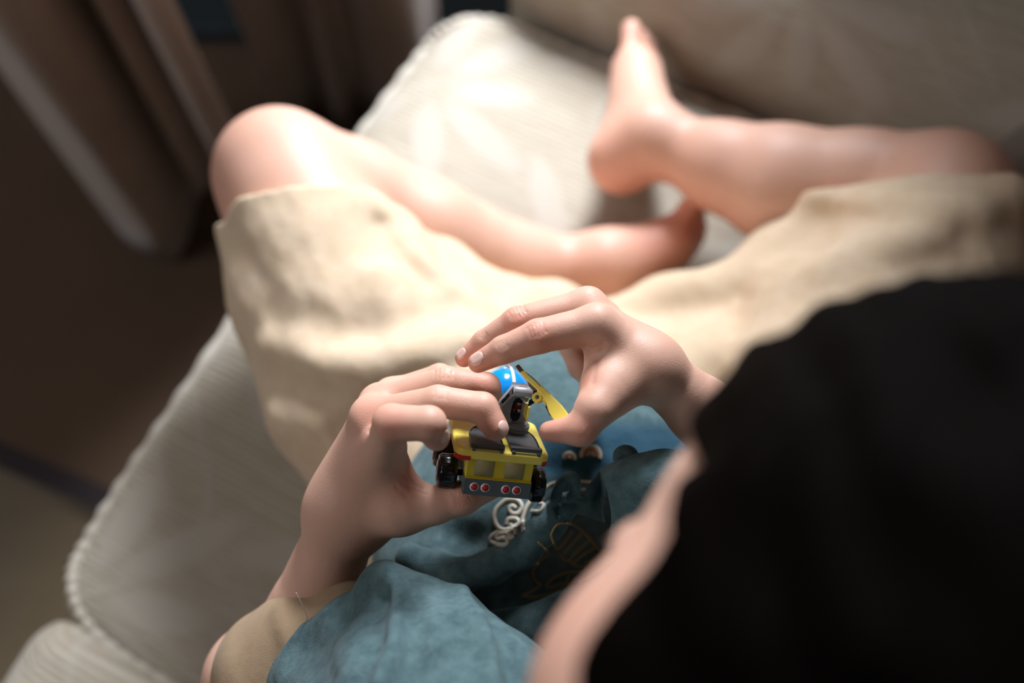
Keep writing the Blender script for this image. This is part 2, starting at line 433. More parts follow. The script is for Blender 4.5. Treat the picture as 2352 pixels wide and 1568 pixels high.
base = mixc(t, math_(t, 'MULTIPLY', ramp(t, rb_, [(.0, (1, 1, 1)), (.35, (0, 0, 0))]), .35), base, (0.27, 0.22, 0.15))
base = mixc(t, math_(t, 'MULTIPLY', blot, .3), base, (0.52, 0.47, 0.39)); t.links.new(base, b.inputs['Base Color'])
bump(t, b, math_(t, 'ADD', math_(t, 'MULTIPLY', ribm, 1.0), math_(t, 'MULTIPLY', pt_, .8)), .55, .0016)
UPH = m_up
chair = empty('armchair', tuple(cpt(.27, .3, 0))); tag(chair, 'cream jacquard upholstered armchair with a floral weave, the child sitting on it', 'armchair')
def cush(p):
    q = (p-CO)@CR; d = rbox(-.030, .590, -.036, .60, .27, .424, .032)(p)
    crown = .016*np.exp(-(((q[:, 0]-.27)/.24)**2+((q[:, 1]-.28)/.30)**2)**1.5)
    dim = .012*np.exp(-(((q[:, 0]-.33)/.07)**2+((q[:, 1]-.13)/.07)**2))
    cor = smax(np.abs(q[:, 0]-.280)-.310, -.036-q[:, 1], .085)
    return smax(d-crown*np.clip((q[:, 2]-.35)/.06, 0, 1)+dim*0, cor, .02)+wav(p, .12, 41)*.0012
def box_of(a0, a1, b0, b1, z0, z1, pad=.03):
    pts = np.array([cpt(a, b_, z) for a in (a0, a1) for b_ in (b0, b1) for z in (z0, z1)]); return pts.min(0)-pad, pts.max(0)+pad
def cobj(name, f, ext, mode, h=.004, lab=None):
    lo, hi = box_of(*ext); o = sdf_obj(name, f, lo, hi, h, UPH, chair, chair_attrs(mode))
    if lab: tag(o, lab)
    return o
cobj('seat_cushion', cush, (-.02, .59, -.03, .6, .27, .45), 'top', .003)
cobj('chair_base', rbox(-.20, .74, .02, .78, .06, .268, .02), (-.2, .74, .02, .78, .06, .27), 'side', .006)
def arm_far(p):
    q = (p-CO)@CR; d = rbox(.596, .82, -.01, .80, .15, .52, .08)(p); return d+.010*np.sin(np.clip((q[:, 2]-.3)/.25, 0, 1)*3.1)*0+wav(p, .15, 42)*.0015
def arm_near(p):
    d = rbox(-.27, -.010, -.022, .80, .15, .432, .035)(p); return d+wav(p, .15, 43)*.0015
cobj('armrest', arm_far, (.59, .82, -.02, .8, .15, .55), 'side', .004); cobj('armrest', arm_near, (-.27, 0, -.04, .8, .15, .46), 'side', .004)
cobj('backrest', rbox(-.20, .74, .64, .84, .27, .98, .06), (-.2, .74, .62, .82, .27, .98), 'side', .006)
for a_, b_ in ((-.15, .07), (.69, .07), (-.15, .74), (.69, .74)):
    c = cpt(a_, b_, 0); o = tube('leg', [c+np.array([0, 0, .0105]), c+np.array([0, 0, .03]), c+np.array([0, 0, .066])], [.014, .018, .022], m_trim, chair, 12)
# corded piping round the top edge of the seat cushion
pp = []
def pip(a, b_): 
    for z in np.arange(.46, .33, -.0006):
        x = cpt(a, b_, z)
        if float(cush(x[None].astype(F4))[0]) < .0005: return x
    return cpt(a, b_, .41)
loop = [(u*.620-.030, v*.9-.036) for u, v in [(.03, .62), (.018, .45), (.018, .3), (.018, .15), (.022, .07), (.055, .026), (.12, .012), (.3, .010), (.6, .010), (.86, .012), (.93, .026), (.978, .07), (.982, .15), (.982, .3), (.982, .5)]]
pc = spline([pip(*q) for q in loop], 26)
rr = [.0042*(1+.22*math.sin(i*1.15)) for i in range(len(pc))]
m_pip = m_cloth('piping_cord', (0.60, 0.54, 0.44), (0.70, 0.64, 0.54), 900, .3)
tag(tube('piping', pc, rr, m_pip, chair, 8), 'stitched cream cord piping')
# brown ribbed cushion standing against the backrest
m_br, t, b = mat('brown_rib', 0.85, spec=.2, sheen=.2)
wv = wave(t, 190, coords(t), .15, 'DIAGONAL'); t.links.new(mixc(t, wv, (0.085, 0.060, 0.045), (0.19, 0.145, 0.115)), b.inputs['Base Color']); bump(t, b, wv, .5, .001)
def pil(p):
    q = (p-cpt(.47, .515, .56))@CR.astype(F4); q = q.copy(); k = -.12
    qb = q[:, 1]-.30*q[:, 2]; x = np.abs(q[:, 0])/.185; z = np.abs(q[:, 2])/.125
    th = .055*np.clip(1-np.maximum(x, z)**3, 0, 1)**.5+.006
    return smax(smax((np.abs(qb)-th)*.7, np.abs(q[:, 0])-.185, .02), np.abs(q[:, 2])-.125, .02)
lo, hi = box_of(.2, .70, .38, .66, .40, .80)
tag(sdf_obj('throw_pillow', pil, lo, hi, .003, m_br), 'brown finely ribbed cushion propped at the backrest behind the right knee', 'cushion')
# ================================================================ PERSON
person = empty('person', (0.08, 0.10, 0.45))
tag(person, 'seated child with bent head, black hair, teal shirt and cream shorts, holding a toy truck', 'person')
# ---- arms and hands ------------------------------------------------------
LW = (802, 1168, 44.5)
l_arm = pch([(630, 1560, 48.0, 2.5), (716, 1400, 46.5, 1.95), (*LW, 1.42)], .004)
l_mcp = dict(i=(884, 1030, 41.0, .80), m=(852, 960, 41.8, .80), r=(872, 925, 43.2, .74), p=(900, 905, 44.8, .66))
l_palm = U(.016, l_arm, *[rcone(P(*LW), P(*q[:3]), .0115, q[3]/100*0.98) for q in l_mcp.values()],
           pch([(850, 1160, 43.9, 1.15), (925, 1170, 42.6, .88)]))
l_f = dict(
    i=[l_mcp['i'], (900, 972, 38.4, .74), (985, 972, 38.0, .66), (1002, 1004, 38.7, .53)],
    m=[l_mcp['m'], (1006, 922, 40.6, .66), (1108, 937, 40.4, .64), (1138, 982, 40.3, .53)],
    r=[l_mcp['r'], (1024, 877, 42.2, .66), (1116, 889, 42.6, .62), (1134, 930, 43.6, .50)],
    p=[l_mcp['p'], (1010, 864, 44.6, .56), (1070, 890, 45.4, .50), (1092, 930, 45.8, .44)])
l_thumb = [(925, 1170, 42.6, .88), (1000, 1160, 42.2, .76), (1062, 1143, 42.1, .69), (1136, 1116, 42.6, .50)]
def dome(q, r, lift=.16):
    return ball(P(q[0], q[1], q[2])+np.array([0, 0, 0]), r/100)
def hand(palm, fingers, thumb, extra=()):
    fs = [U(.0045, palm, pch(c, .0016)) for c in fingers.values()]
    th = U(.010, palm, pch(thumb, .003))
    def f(p):
        d = th(p)
        for g in fs: d = np.minimum(d, g(p))
        for g, k in extra: d = smin(d, g(p), k)
        return d
    return f
l_hand = hand(l_palm, l_f, l_thumb, [(pch([(900, 1075, 42.0, .75), (925, 1140, 42.4, .75)]), .008)])
RW = (1492, 842, 41.2)
r_arm = pch([(1960, 1240, 44.0, 2.6), (1612, 944, 42.3, 1.42), (*RW, 1.10)], .004)
r_mcp = dict(i=(1370, 744, 40.6, .80), m=(1350, 702, 42.5, .76), r=(1383, 722, 44.2, .64), p=(1412, 752, 45.2, .56))
r_palm = U(.009, r_arm, *[rcone(P(*RW), P(*q[:3]), .0098, q[3]/100*0.95) for q in r_mcp.values()],
           pch([(1462, 846, 41.0, .98), (1402, 896, 40.3, .86)]))
r_f = dict(
    i=[r_mcp['i'], (1237, 772, 40.5, .70), (1157, 803, 40.8, .57), (1098, 833, 41.2, .42)],
    m=[r_mcp['m'], (1187, 738, 42.4, .62), (1113, 785, 42.9, .52), (1066, 822, 43.2, .40)],
    r=[r_mcp['r'], (1308, 790, 47.2, .58), (1330, 845, 47.0, .50), (1352, 870, 46.2, .44)],
    p=[r_mcp['p'], (1350, 820, 48.4, .50), (1372, 862, 48.0, .44), (1390, 880, 47.2, .40)])
r_thumb = [(1402, 896, 40.3, .86), (1366, 940, 39.5, .74), (1334, 986, 39.5, .63), (1262, 991, 39.9, .42)]
r_hand = hand(r_palm, r_f, r_thumb, [(pch([(1388, 778, 41.1, .70), (1386, 830, 41.3, .72), (1386, 885, 40.6, .74)]), .008)])
# creases over the knuckles and in the webs
def crease(f, rows):
    prep = []
    for pl, wd, am in rows: prep.append((march_many(f, pl), wd/100, am/100))
    def g(p):
        d = f(p); near = np.abs(d) < 0.006
        if near.any():
            q = p[near]; e = np.zeros(len(q), F4)
            for pts, wd, am in prep: e += am*np.exp(-(segdist(q, pts)/wd)**2)
            d = d.copy(); d[near] -= e
        return d
    return g
def kn(x, y, ang, n=4, ln=22, gap=7, am=-.05, wd=.05):
    "wrinkles across a knuckle at pixel x, y, finger running at angle ang (degrees)"
    a = math.radians(ang); dx, dy = math.cos(a), math.sin(a); rows = []
    for i in range(n):
        o = (i-(n-1)/2)*gap; l = ln*(1-abs(i-(n-1)/2)/n*0.7); bow = (i-(n-1)/2)*1.4
        rows.append(([(x+dx*(o+bow)-dy*-l/2*1, y+dy*(o+bow)+dx*-l/2) , (x+dx*o, y+dy*o), (x+dx*(o+bow)+(-dy)*l/2, y+dy*(o+bow)+dx*l/2)], wd, am))
    return rows
r_hand = crease(r_hand, kn(1232, 757, 160, 5, 34, 8) + kn(1153, 793, 155, 4, 22, 6, -.035) + kn(1188, 716, 155, 5, 26, 8) + kn(1112, 772, 140, 3, 18, 6, -.035)
    + [([(1385, 790), (1372, 830), (1360, 880)], .12, -.05), ([(1345, 797), (1362, 800), (1378, 795)], .05, -.04), ([(1352, 985), (1345, 1000), (1330, 1006)], .05, -.02)])
l_hand = crease(l_hand, kn(1018, 858, 5, 5, 22, 9) + kn(1012, 906, 8, 4, 22, 8, -.038) + kn(1060, 1140, -20, 5, 50, 7, -.035, .045)
    + [([(846, 988), (856, 1008), (870, 1030)], .08, -.035), ([(915, 1068), (928, 1092), (950, 1112), (975, 1122)], .06, -.06), ([(905, 1080), (925, 1108), (950, 1126), (980, 1134)], .05, -.05),
       ([(900, 1092), (912, 1122), (935, 1140)], .05, -.035)])
# ---- legs ------------------------------------------------------------------
LK = (638, 402, 66.0); LA = (1325, 622, 74.0)
l_leg = U(.012, pch([(1213, 1227, 61, 7.2), (900, 840, 62, 6.0), (672, 460, 65.5, 4.4), (642, 404, 66.2, 4.2)], .01),
          pch([(645, 396, 66.5, 4.1), (800, 455, 69.0, 3.95), (980, 540, 71.0, 3.9), (1180, 610, 73.3, 3.05), (*LA, 2.45)], .01))
def foot(heel, ank, ball_, toe, rb, toes, rt):
    f = U(.020, pch([(*heel, 2.3), (*ank, 2.5)]), pch([(*ank, 2.3), (*ball_, rb)]), pch([(*heel, 1.9), (*ball_, rb*0.8)]))
    ts = U(.002, *[pch([(*a, r*1.05), (*b, r)]) for (a, b, r) in toes])
    return U(.006, f, ts)
l_foot = foot((1400, 655, 74.6), (1390, 612, 73.5), (1535, 560, 74.6), None, 1.75,
    [((1545, 535, 74.0), (1585, 478, 74.2), .85), ((1560, 552, 74.3), (1602, 497, 74.6), .65), ((1567, 570, 74.7), (1607, 522, 75.0), .6),
     ((1567, 585, 75.1), (1604, 545, 75.4), .56), ((1562, 598, 75.5), (1594, 565, 75.7), .54)], 1)
RK = (2178, 432, 65.5); RA = (1565, 345, 73.0)
r_leg = U(.012, pch([(1755, 1419, 59, 7.2), (1980, 860, 61, 6.0), (2160, 500, 64.5, 4.4), (2172, 450, 65.2, 4.2)], .01),
          pch([(2165, 443, 66.0, 3.9), (1980, 428, 68.2, 3.75), (1790, 422, 70.0, 4.0), (1660, 382, 71.6, 3.1), (*RA, 2.4)], .01))
r_foot = foot((1428, 368, 75.3), (1500, 320, 73.8), (1462, 165, 79.6), None, 1.72,
    [((1447, 140, 80.0), (1450, 68, 81.0), .80), ((1470, 140, 80.6), (1474, 86, 81.9), .60), ((1482, 150, 81.3), (1489, 102, 82.4), .56),
     ((1490, 162, 82.0), (1499, 122, 83.0), .54), ((1496, 178, 82.8), (1508, 150, 83.6), .52)], 1)
legs = U(.012, l_leg, r_leg)
legs2 = lambda p: np.minimum(smin(np.minimum(l_leg(p), r_leg(p)), np.minimum(l_foot(p), r_foot(p)), .014), 9)
def lower(p):
    a = smin(l_leg(p), l_foot(p), .012); b = smin(r_leg(p), r_foot(p), .012); return np.minimum(a, b)
# ---- torso, neck, head -------------------------------------------------------
HC = P(2230, 1590, 21.8)
fv = np.array([-.60, .60, -.50]); fv /= np.linalg.norm(fv)
uv = np.array([.75, .30, .50]); uv -= fv*(uv@fv); uv /= np.linalg.norm(uv)
lv = np.cross(uv, fv)          # the child's left
HR = np.stack([lv, fv, uv], 1)  # columns: left, forward, up
def H(x, y, z): return HC+HR@(np.array([x, y, z])/100)
cran = ellip(H(0, -.6, 1.2), (.071, .086, .074), HR)
def head(p):
    d = smin(cran(p), ellip(H(0, 2.6, -2.6), (.056, .052, .064), HR)(p), .03)
    for s in (-1, 1):
        d = smin(d, ball(H(s*3.5, 4.3, -4.3), .0265)(p), .022)          # cheeks
        d = -smin(-d, ball(H(s*2.9, 8.6, -1.5), .0165)(p), .014)         # eye hollows
        d = smin(d, ellip(H(s*2.8, 6.6, -1.5), (.0155, .011, .010), HR)(p), .004)
        d = smin(d, ellip(H(s*7.1, -.6, -2.4), (.010, .019, .028), HR)(p), .006)  # ears
        d = -smin(-d, ellip(H(s*8.0, .1, -2.0), (.005, .010, .017), HR)(p), .004)
    d = smin(d, rcone(H(0, 6.9, -1.2), H(0, 8.6, -3.2), .0045, .0085)(p), .010)   # nose
    d = smin(d, rcone(H(-.9, 7.6, -3.4), H(.9, 7.6, -3.4), .005, .005)(p), .005)
    d = smin(d, rcone(H(-1.5, 7.2, -5.0), H(1.5, 7.2, -5.0), .0045, .0045)(p), .005)  # lips
    d = smin(d, rcone(H(-1.2, 7.1, -5.9), H(1.2, 7.1, -5.9), .0045, .0045)(p), .004)
    d = smin(d, ball(H(0, 5.9, -7.4), .017)(p), .018)                   # chin
    return d
LS = P(1200, 1900, 37.0); RS = np.array([.235, -.02, .72])
neckb = np.array([.12, -.055, .745]); pelv = np.array([.085, .10, .51])
torso = U(.05, rcone(LS, neckb, .040, .050), rcone(RS, neckb, .040, .050), rcone(neckb, pelv, .070, .085),
          rcone(neckb, H(0, -2.5, -4), .034, .036),
          rcone(LS, P(600, 1560, 48), .036, .028), rcone(RS, P(1960, 1240, 44), .036, .027))
def low(p):
    a = smin(torso(p), lower(p), .02); return smin(a, head(p), .012)
blush_k = [P(*q) for q in [(1237, 772, 39.8), (1187, 738, 41.8), (1098, 833, 40.8), (1066, 822, 42.8), (1334, 990, 39), (1262, 991, 39.5),
    (1350, 880, 40), (1138, 982, 39.8), (1002, 1004, 38.2), (900, 972, 37.8), (930, 1110, 41.5), (852, 960, 41), (872, 925, 42.6), (1116, 889, 42), (1062, 1146, 41.5)]]
blush_b = [(P(510, 430, 66), .045), (P(1400, 400, 74), .035), (P(1590, 520, 73.5), .05), (P(1340, 640, 72), .03), (P(1455, 90, 81), .03), (P(1600, 500, 74), .03), (P(1520, 600, 73), .035)]
def blush(v):
    s = np.zeros(len(v))
    for k in blush_k: s += .55*np.exp(-((v-k)**2).sum(1)/.0075**2)
    for k, r in blush_b: s += .30*np.exp(-((v-k)**2).sum(1)/r**2)
    hv = (v-HC)@HR*100
    for sx in (-1, 1): s += .35*np.exp(-(((hv-np.array([sx*3.6, 6, -4]))**2).sum(1))/6)
    return np.clip(s, 0, .75)
def joinpts(*c): return np.concatenate([np.array([P(*q[:3]) for q in x]) for x in c])
def part_low():
    pts = np.array([P(500, 400, 66), P(2330, 440, 66), P(1450, 60, 82), P(1700, 1400, 65), LS, RS, H(0, 0, 9), H(0, 10, 0), H(0, 0, -9), P(600, 1560, 48), pelv-.09, H(9, -9, 0), H(-9, -9, 0), neckb-.12, RS+np.array([.06, -.08, 0])])
    lo, hi = bbox(pts, .05); return nets(low, lo, hi, .0022)
def part_arm(hand_, fs, th, arm, cut):
    lo, hi = bbox(joinpts(*fs.values(), th, arm), .03)
    n, c = cut
    def f(p): return np.maximum(hand_(p), (p-c.astype(F4))@n.astype(F4))
    return nets(f, lo, hi, .0007)
def bool_union(base, others, solver='MANIFOLD'):
    for o in others:
        md = base.modifiers.new('u', 'BOOLEAN'); md.operation = 'UNION'; md.object = o; md.solver = solver
    dg = bpy.context.evaluated_depsgraph_get(); ev = base.evaluated_get(dg); me = bpy.data.meshes.new_from_object(ev)
    ok = len(me.vertices) > len(base.data.vertices)*1.1
    base.modifiers.clear()
    return me if ok else None
v0, q0 = part_low()
ea, eb = P(600, 1560, 48), P(*LW); n_ = (ea-eb)/np.linalg.norm(ea-eb)
v1, q1 = part_arm(l_hand, l_f, l_thumb, [(600, 1560, 48), LW], (n_, ea))
ea2, eb2 = P(1960, 1240, 44), P(*RW); n2_ = (ea2-eb2)/np.linalg.norm(ea2-eb2)
v2, q2 = part_arm(r_hand, r_f, r_thumb, [(1960, 1240, 44), RW], (n2_, ea2))
tmp = [mesh_np('t%d' % i, v, q) for i, (v, q) in enumerate(((v0, q0), (v1, q1), (v2, q2)))]
me = bool_union(tmp[0], tmp[1:]) or bool_union(tmp[0], tmp[1:], 'EXACT')
if me is None:
    print('BOOLEAN FAILED, joining')
    V = np.concatenate([v0, v1, v2]); Q = np.concatenate([q0, q1+len(v0), q2+len(v0)+len(v1)])
    body = mesh_np('body', V, Q, SKIN, person, {'blush': blush(V)})
else:
    V = np.empty(len(me.vertices)*3, F4); me.vertices.foreach_get('co', V); V = V.reshape(-1, 3)
    a = me.attributes.get('blush') or me.attributes.new('blush', 'FLOAT', 'POINT'); a.data.foreach_set('value', blush(V).astype(F4))
    for p in me.polygons: p.use_smooth = True
    me.materials.clear(); body = link('body', me, SKIN, person)
for o in tmp: bpy.data.objects.remove(o)
tag(body, 'pale skin with rosy knuckles and cheeks')
# ---- nails: thin curved plates on the fingertips
NAIL, _, _ = mat('nail', 0.28, (0.78, 0.50, 0.42), 0.5)
def nail(px, py, f, ang, ln=.50, wd=.46):
    c = march(f, px, py); a = math.radians(ang)
    tip = march(f, px+8*math.cos(a), py+8*math.sin(a))
    e = 4e-4; g = np.array([float(f((c+e*np.eye(3)[i])[None].astype(F4))[0]-f((c-e*np.eye(3)[i])[None].astype(F4))[0]) for i in range(3)]); g /= np.linalg.norm(g)
    y = tip-c; y -= g*(y@g); y /= np.linalg.norm(y); x = np.cross(y, g)
    N = 13; vs = []
    for j in range(N):
        for i in range(N):
            s, t_ = (i/(N-1)*2-1), (j/(N-1)*2-1)
            X = s*math.sqrt(1-t_*t_*0.5); Y = t_*math.sqrt(1-s*s*0.5)
            X = np.sign(X)*abs(X)**.9; q = c+x*X*wd/200*1.15+y*Y*ln/200*1.15+g*.0003
            d = float(f(q[None].astype(F4))[0]); q = q-g*(d-.00028+.00030*max(0, max(abs(s), abs(t_))*4-3)); vs.append(q)
    top = np.array(vs); fc = [(j*N+i, j*N+i+1, (j+1)*N+i+1, (j+1)*N+i) for j in range(N-1) for i in range(N-1)]
    o = pm('fingernail', top, fc, NAIL, person); mod(o, 'SOLIDIFY', thickness=.0003, offset=-1); return tag(o, 'pink glossy fingernail')
nail(1093, 823, r_hand, 155, .62, .52); nail(1058, 812, r_hand, 135, .5, .42)
nail(1160, 984, l_hand, 65, .60, .50); nail(1024, 1003, l_hand, 70, .56, .46)
# ---- eyes (closed view from above, still built)
EYE, _, _ = mat('eye_dark', 0.1, (0.03, 0.018, 0.012), 0.6)
for s in (-1, 1):
    v, q = nets(ellip(H(s*2.8, 7.25, -1.75), (.011, .0065, .0032), HR), H(s*2.8, 7.2, -1.6)-.02, H(s*2.8, 7.2, -1.6)+.02, .0012)
    tag(mesh_np('eye', v, q, EYE, person), 'dark lowered eye')
# ---- hair --------------------------------------------------------------------
m_h, t, b = mat('black_hair', 0.7, spec=0.02)
mp = nd(t, 'ShaderNodeMapping'); mp.inputs['Scale'].default_value = (1, 1, 1)
st = attr(t, 'strand'); cmb = nd(t, 'ShaderNodeCombineXYZ'); t.links.new(st, cmb.inputs[0])
nn = nd(t, 'ShaderNodeTexNoise', _Scale=9.0, _Detail=6.0); nn.noise_dimensions = '3D'; t.links.new(cmb.outputs[0], nn.inputs['Vector'])
t.links.new(ramp(t, nn.outputs['Fac'], [(0.40, (0.0006, 0.0005, 0.0004)), (0.75, (0.0055, 0.0028, 0.0018))]), b.inputs['Base Color'])
bump(t, b, nn.outputs['Fac'], 0.6, 0.002)
YB = 3.7
def hair(p):
    q = (p-HC)@HR.astype(F4)*100
    d = U(.02, ellip(H(7.0, .3, -1.6), (.016, .042, .050), HR), ellip(H(-7.0, .3, -1.6), (.016, .042, .050), HR), ellip(H(0, -.7, 1.5), (.079, .094, .080), HR), ellip(H(0, -4.2, -3.2), (.066, .056, .060), HR))(p)
    lim = q[:, 2]-(2.6+0.0*q[:, 0]-0.052*q[:, 0]**2)                       # fringe height
    face = np.minimum((q[:, 1]-(YB-.25*np.maximum(q[:, 2], -9)))/100, -lim/100)   # cut away in front, below the fringe
    sh = wav(p, .018, 5)*.0010
    return smax(smax(d+sh, face, .006), (-5.8-q[:, 2]-.35*q[:, 1]*0)/100, .006)
def strand(v):
    q = (v-HC)@HR*100; return np.arctan2(q[:, 0], q[:, 1]-1+0*q[:, 2])*9+wav(v, .05, 8)*.35
lo, hi = bbox(np.array([H(9, 10, 10), H(-9, -11, -9), H(9, -11, 9), H(-9, 10, -9), H(9, 10, -9), H(-9, 10, 9)]), .01)
tag(sdf_obj('hair', hair, lo, hi, .002, m_h, person, {'strand': strand}), 'short straight black hair')
# ---- shorts ---------------------------------------------------------------------
def plane3(a, b, c, ref):
    n = np.cross(b-a, c-a); n /= np.linalg.norm(n)
    if (ref-a)@n < 0: n = -n
    n = n.astype(F4); a = a.astype(F4); return lambda p: (p-a)@n
s_left = U(.012, pch([(704, 474, 65.2, 6.0), (778, 680, 64.0, 6.4), (892, 880, 62.0, 7.2), (1120, 1110, 60.5, 8.2), (1213, 1227, 61, 8.4)], .02),
           pch([(870, 540, 68.0, 3.9), (965, 662, 68.4, 3.6), (1000, 760, 67, 4.4)], .02))
s_right = U(.012, pch([(2172, 505, 64.6, 5.3), (2085, 645, 63.2, 6.0), (1940, 860, 61, 7.0), (1755, 1380, 60, 8.6)], .02),
            pch([(1970, 540, 67.4, 5.2), (1838, 630, 67.6, 4.3)], .02))
cutL = plane3(P(505, 489, 61.5), P(740, 412, 58.8), P(1012, 592, 69.0), P(600, 100, 68))
cutR = plane3(P(2338, 436, 61.0), P(2020, 372, 59.2), P(1742, 490, 69.5), P(2200, 0, 68))
s_mid = U(.015, pch([(1000, 690, 67.5, 3.3), (1110, 735, 67.6, 3.1), (1190, 765, 67.5, 3.3), (1268, 720, 69.3, 2.1)], .015),
          pch([(1268, 720, 69.3, 2.1), (1420, 775, 69.5, 2.0), (1540, 722, 69.0, 2.4), (1680, 695, 68.0, 2.3), (1820, 690, 67, 3.2)], .015),
          rcone(P(1213, 1200, 60.5), P(1755, 1380, 59.5), .085, .085), pch([(1120, 900, 66, 4.6), (1400, 910, 66.5, 4.6), (1650, 890, 65.5, 5.4)], .03))
def shorts_solid(p):
    L = smax(s_left(p), cutL(p), .002); R = smax(s_right(p), cutR(p), .002)
    return smin(smin(L, s_mid(p), .018), R, .018)
sh_f = folds(shorts_solid, [
    ([(505, 500), (560, 590), (620, 700), (650, 800), (700, 880)], 1.3, -.35),
    ([(620, 800), (720, 850), (830, 850), (900, 800), (905, 700), (880, 640)], 1.4, .75),
    ([(830, 840), (920, 830), (1050, 790), (1180, 730), (1270, 690)], 1.4, .7),
    ([(700, 730), (780, 770), (850, 760)], 1.2, -.45),
    ([(870, 760), (950, 730), (1060, 700)], 1.6, -.5),
    ([(860, 470), (930, 570), (1010, 640), (1100, 700)], 1.2, .45),
    ([(880, 520), (930, 600), (980, 640)], .8, -.5),
    ([(640, 870), (740, 920), (850, 900), (940, 850)], 1.8, -.7),
    ([(640, 960), (760, 960), (900, 900), (1010, 840), (1100, 790)], 1.5, .6),
    ([(780, 1000), (860, 960), (960, 880), (1060, 830)], 1.0, -.6),
    ([(1180, 850), (1260, 830), (1340, 850)], 1.0, .5), ([(1180, 890), (1260, 880), (1330, 905)], 1.0, -.5),
    ([(1200, 930), (1280, 915)], 1.0, .4),
    ([(1440, 700), (1560, 660), (1720, 640), (1880, 600), (2060, 550), (2250, 500), (2330, 450)], 1.7, .8),
    ([(1460, 740), (1600, 720), (1760, 700), (1920, 670)], 2.2, -.6),
    ([(1800, 470), (1880, 520), (1850, 600), (1790, 620)], 1.5, -.5),
    ([(1850, 450), (2000, 460), (2150, 480), (2300, 460)], 1.2, .4),
    ([(1880, 500), (2050, 510), (2200, 520)], 1.2, -.4),
    ([(2080, 620), (2200, 570), (2300, 500)], 1.4, -.5),
    ([(1560, 780), (1590, 840), (1640, 890)], 1.2, -.5),
    ([(1490, 930), (1540, 980), (1560, 1010)], 1.0, .5),
], base=shorts_solid)
def shorts(p):
    d = sh_f(p)
    near = np.abs(d) < .02
    if near.any():
        q = p[near]; d = d.copy(); d[near] += wav(q, .05, 11)*.0009+wav(q, .014, 12)*.00018
    cav = np.maximum(d+.005, np.minimum(np.maximum(s_left(p)-.01, -(cutL(p)+.085)), np.maximum(s_right(p)-.01, -(cutR(p)+.085))))
    d = np.maximum(d, -cav)
    return np.maximum(d, .428-p[:, 2]-.0*p[:, 0])
lo, hi = bbox(np.array([P(480, 400, 66), P(2360, 430, 66), P(1200, 700, 75), P(640, 1000, 66), P(1213, 1300, 66), P(1755, 1450, 66), P(1700, 1300, 52)]), .06)
so = sdf_obj('shorts', shorts, lo, hi, .0021, LINEN, person); tag(so, 'loose cream linen shorts with wide hems')
# ---- shirt ---------------------------------------------------------------------
t_body0 = U(.025, pch([(1210, 1215, 54.6, 7.4), (1300, 1090, 55.6, 6.6), (1385, 1165, 54, 6.8)], .02),
           pch([(1265, 955, 53.5, 1.9), (1240, 1060, 53.0, 2.8)], .01), pch([(1120, 1340, 53.0, 6.0), (1360, 1570, 50.0, 7.5), (1650, 1650, 48, 8.0)], .02),
           rcone(RS, neckb, .055, .065), rcone(neckb, P(1360, 1600, 51), .080, .075), rcone(neckb, pelv+np.array([0, -.01, .0]), .085, .085),
           rcone(RS, P(2050, 1280, 42), .050, .034), rcone(LS, neckb, .050, .055))
hollow = U(.02, pch([(1395, 1190, 47.5, 1.7), (1330, 1265, 47.3, 2.2), (1230, 1350, 47.2, 2.2), (1110, 1400, 47.6, 1.6)], .01))
def t_body(p): return smax(t_body0(p), -hollow(p), .008)
t_sleeve = U(.013, pch([(770, 1650, 47.4, 3.0), (960, 1790, 43.5, 4.0), (1150, 1900, 39, 5.2)], .01), pch([(735, 1575, 45.5, 3.0), (990, 1680, 38.5, 4.3), (1140, 2010, 35.5, 6.2)], .02),
             pch([(875, 1345, 41.6, .55), (910, 1430, 40.2, 1.1), (945, 1575, 38.3, 2.6)], .010), pch([(875, 1345, 41.6, .5), (800, 1440, 42.8, 1.1), (755, 1535, 43.8, 2.0)], .01),
             pch([(1045, 1425, 40.5, .8), (1095, 1545, 38.8, 1.6), (1100, 1720, 37, 3.0)], .012), pch([(885, 1345, 41.6, .5), (965, 1378, 41.0, .7), (1045, 1425, 40.5, .8)], .01))
def shirt_base(p): return smin(t_body(p), t_sleeve(p), .006)
def shirt_raw(p):
    d = t_body(p)
    d = smin(d, pch_roll(p), .004)
    return smin(d, t_sleeve(p), .004)
cam0 = np.array([0, 0, CAMZ])
pch_roll = pch([(945, 1285, 47.0, .8), (1000, 1305, 46.6, .8), (1060, 1322, 46.0, .75), (1130, 1298, 45.6, .75), (1200, 1256, 45.2, .75), (1260, 1205, 44.8, .70), (1305, 1160, 44.4, .60)], .006)
sf = folds(shirt_raw, [
    ([(885, 1315), (908, 1370), (900, 1460), (872, 1568)], .5, .55), ([(870, 1370), (862, 1440), (845, 1500), (815, 1568)], .8, -.8),
    ([(940, 1385), (950, 1450), (945, 1500), (930, 1568)], .55, -.5),
    ([(1064, 1350), (1030, 1430), (975, 1568)], .13, -.10),
    ([(1068, 1362), (1105, 1420), (1130, 1500), (1145, 1568)], .5, .5), ([(1095, 1375), (1140, 1440), (1165, 1510), (1172, 1568)], .55, -.6),
    ([(1140, 1425), (1195, 1480), (1225, 1568)], .5, .2), ([(700, 1480), (730, 1530), (740, 1568)], .8, -.45), ([(780, 1400), (800, 1450), (800, 1500)], .6, -.12), ([(690, 1440), (650, 1500), (640, 1560)], .4, .12),
    ([(980, 1190), (1060, 1240), (1140, 1280)], 1.2, -.4), ([(1000, 1180), (1100, 1190), (1180, 1150)], 1.0, .2),
    ([(1000, 1260), (1060, 1290), (1110, 1290)], .7, .25),
    ([(1150, 1400), (1250, 1480), (1290, 1568)], 1.3, .35), ([(1250, 1075), (1330, 1080), (1400, 1085)], .5, -.2), ([(1250, 1092), (1330, 1098), (1400, 1100)], .35, .16),
], base=shirt_base)
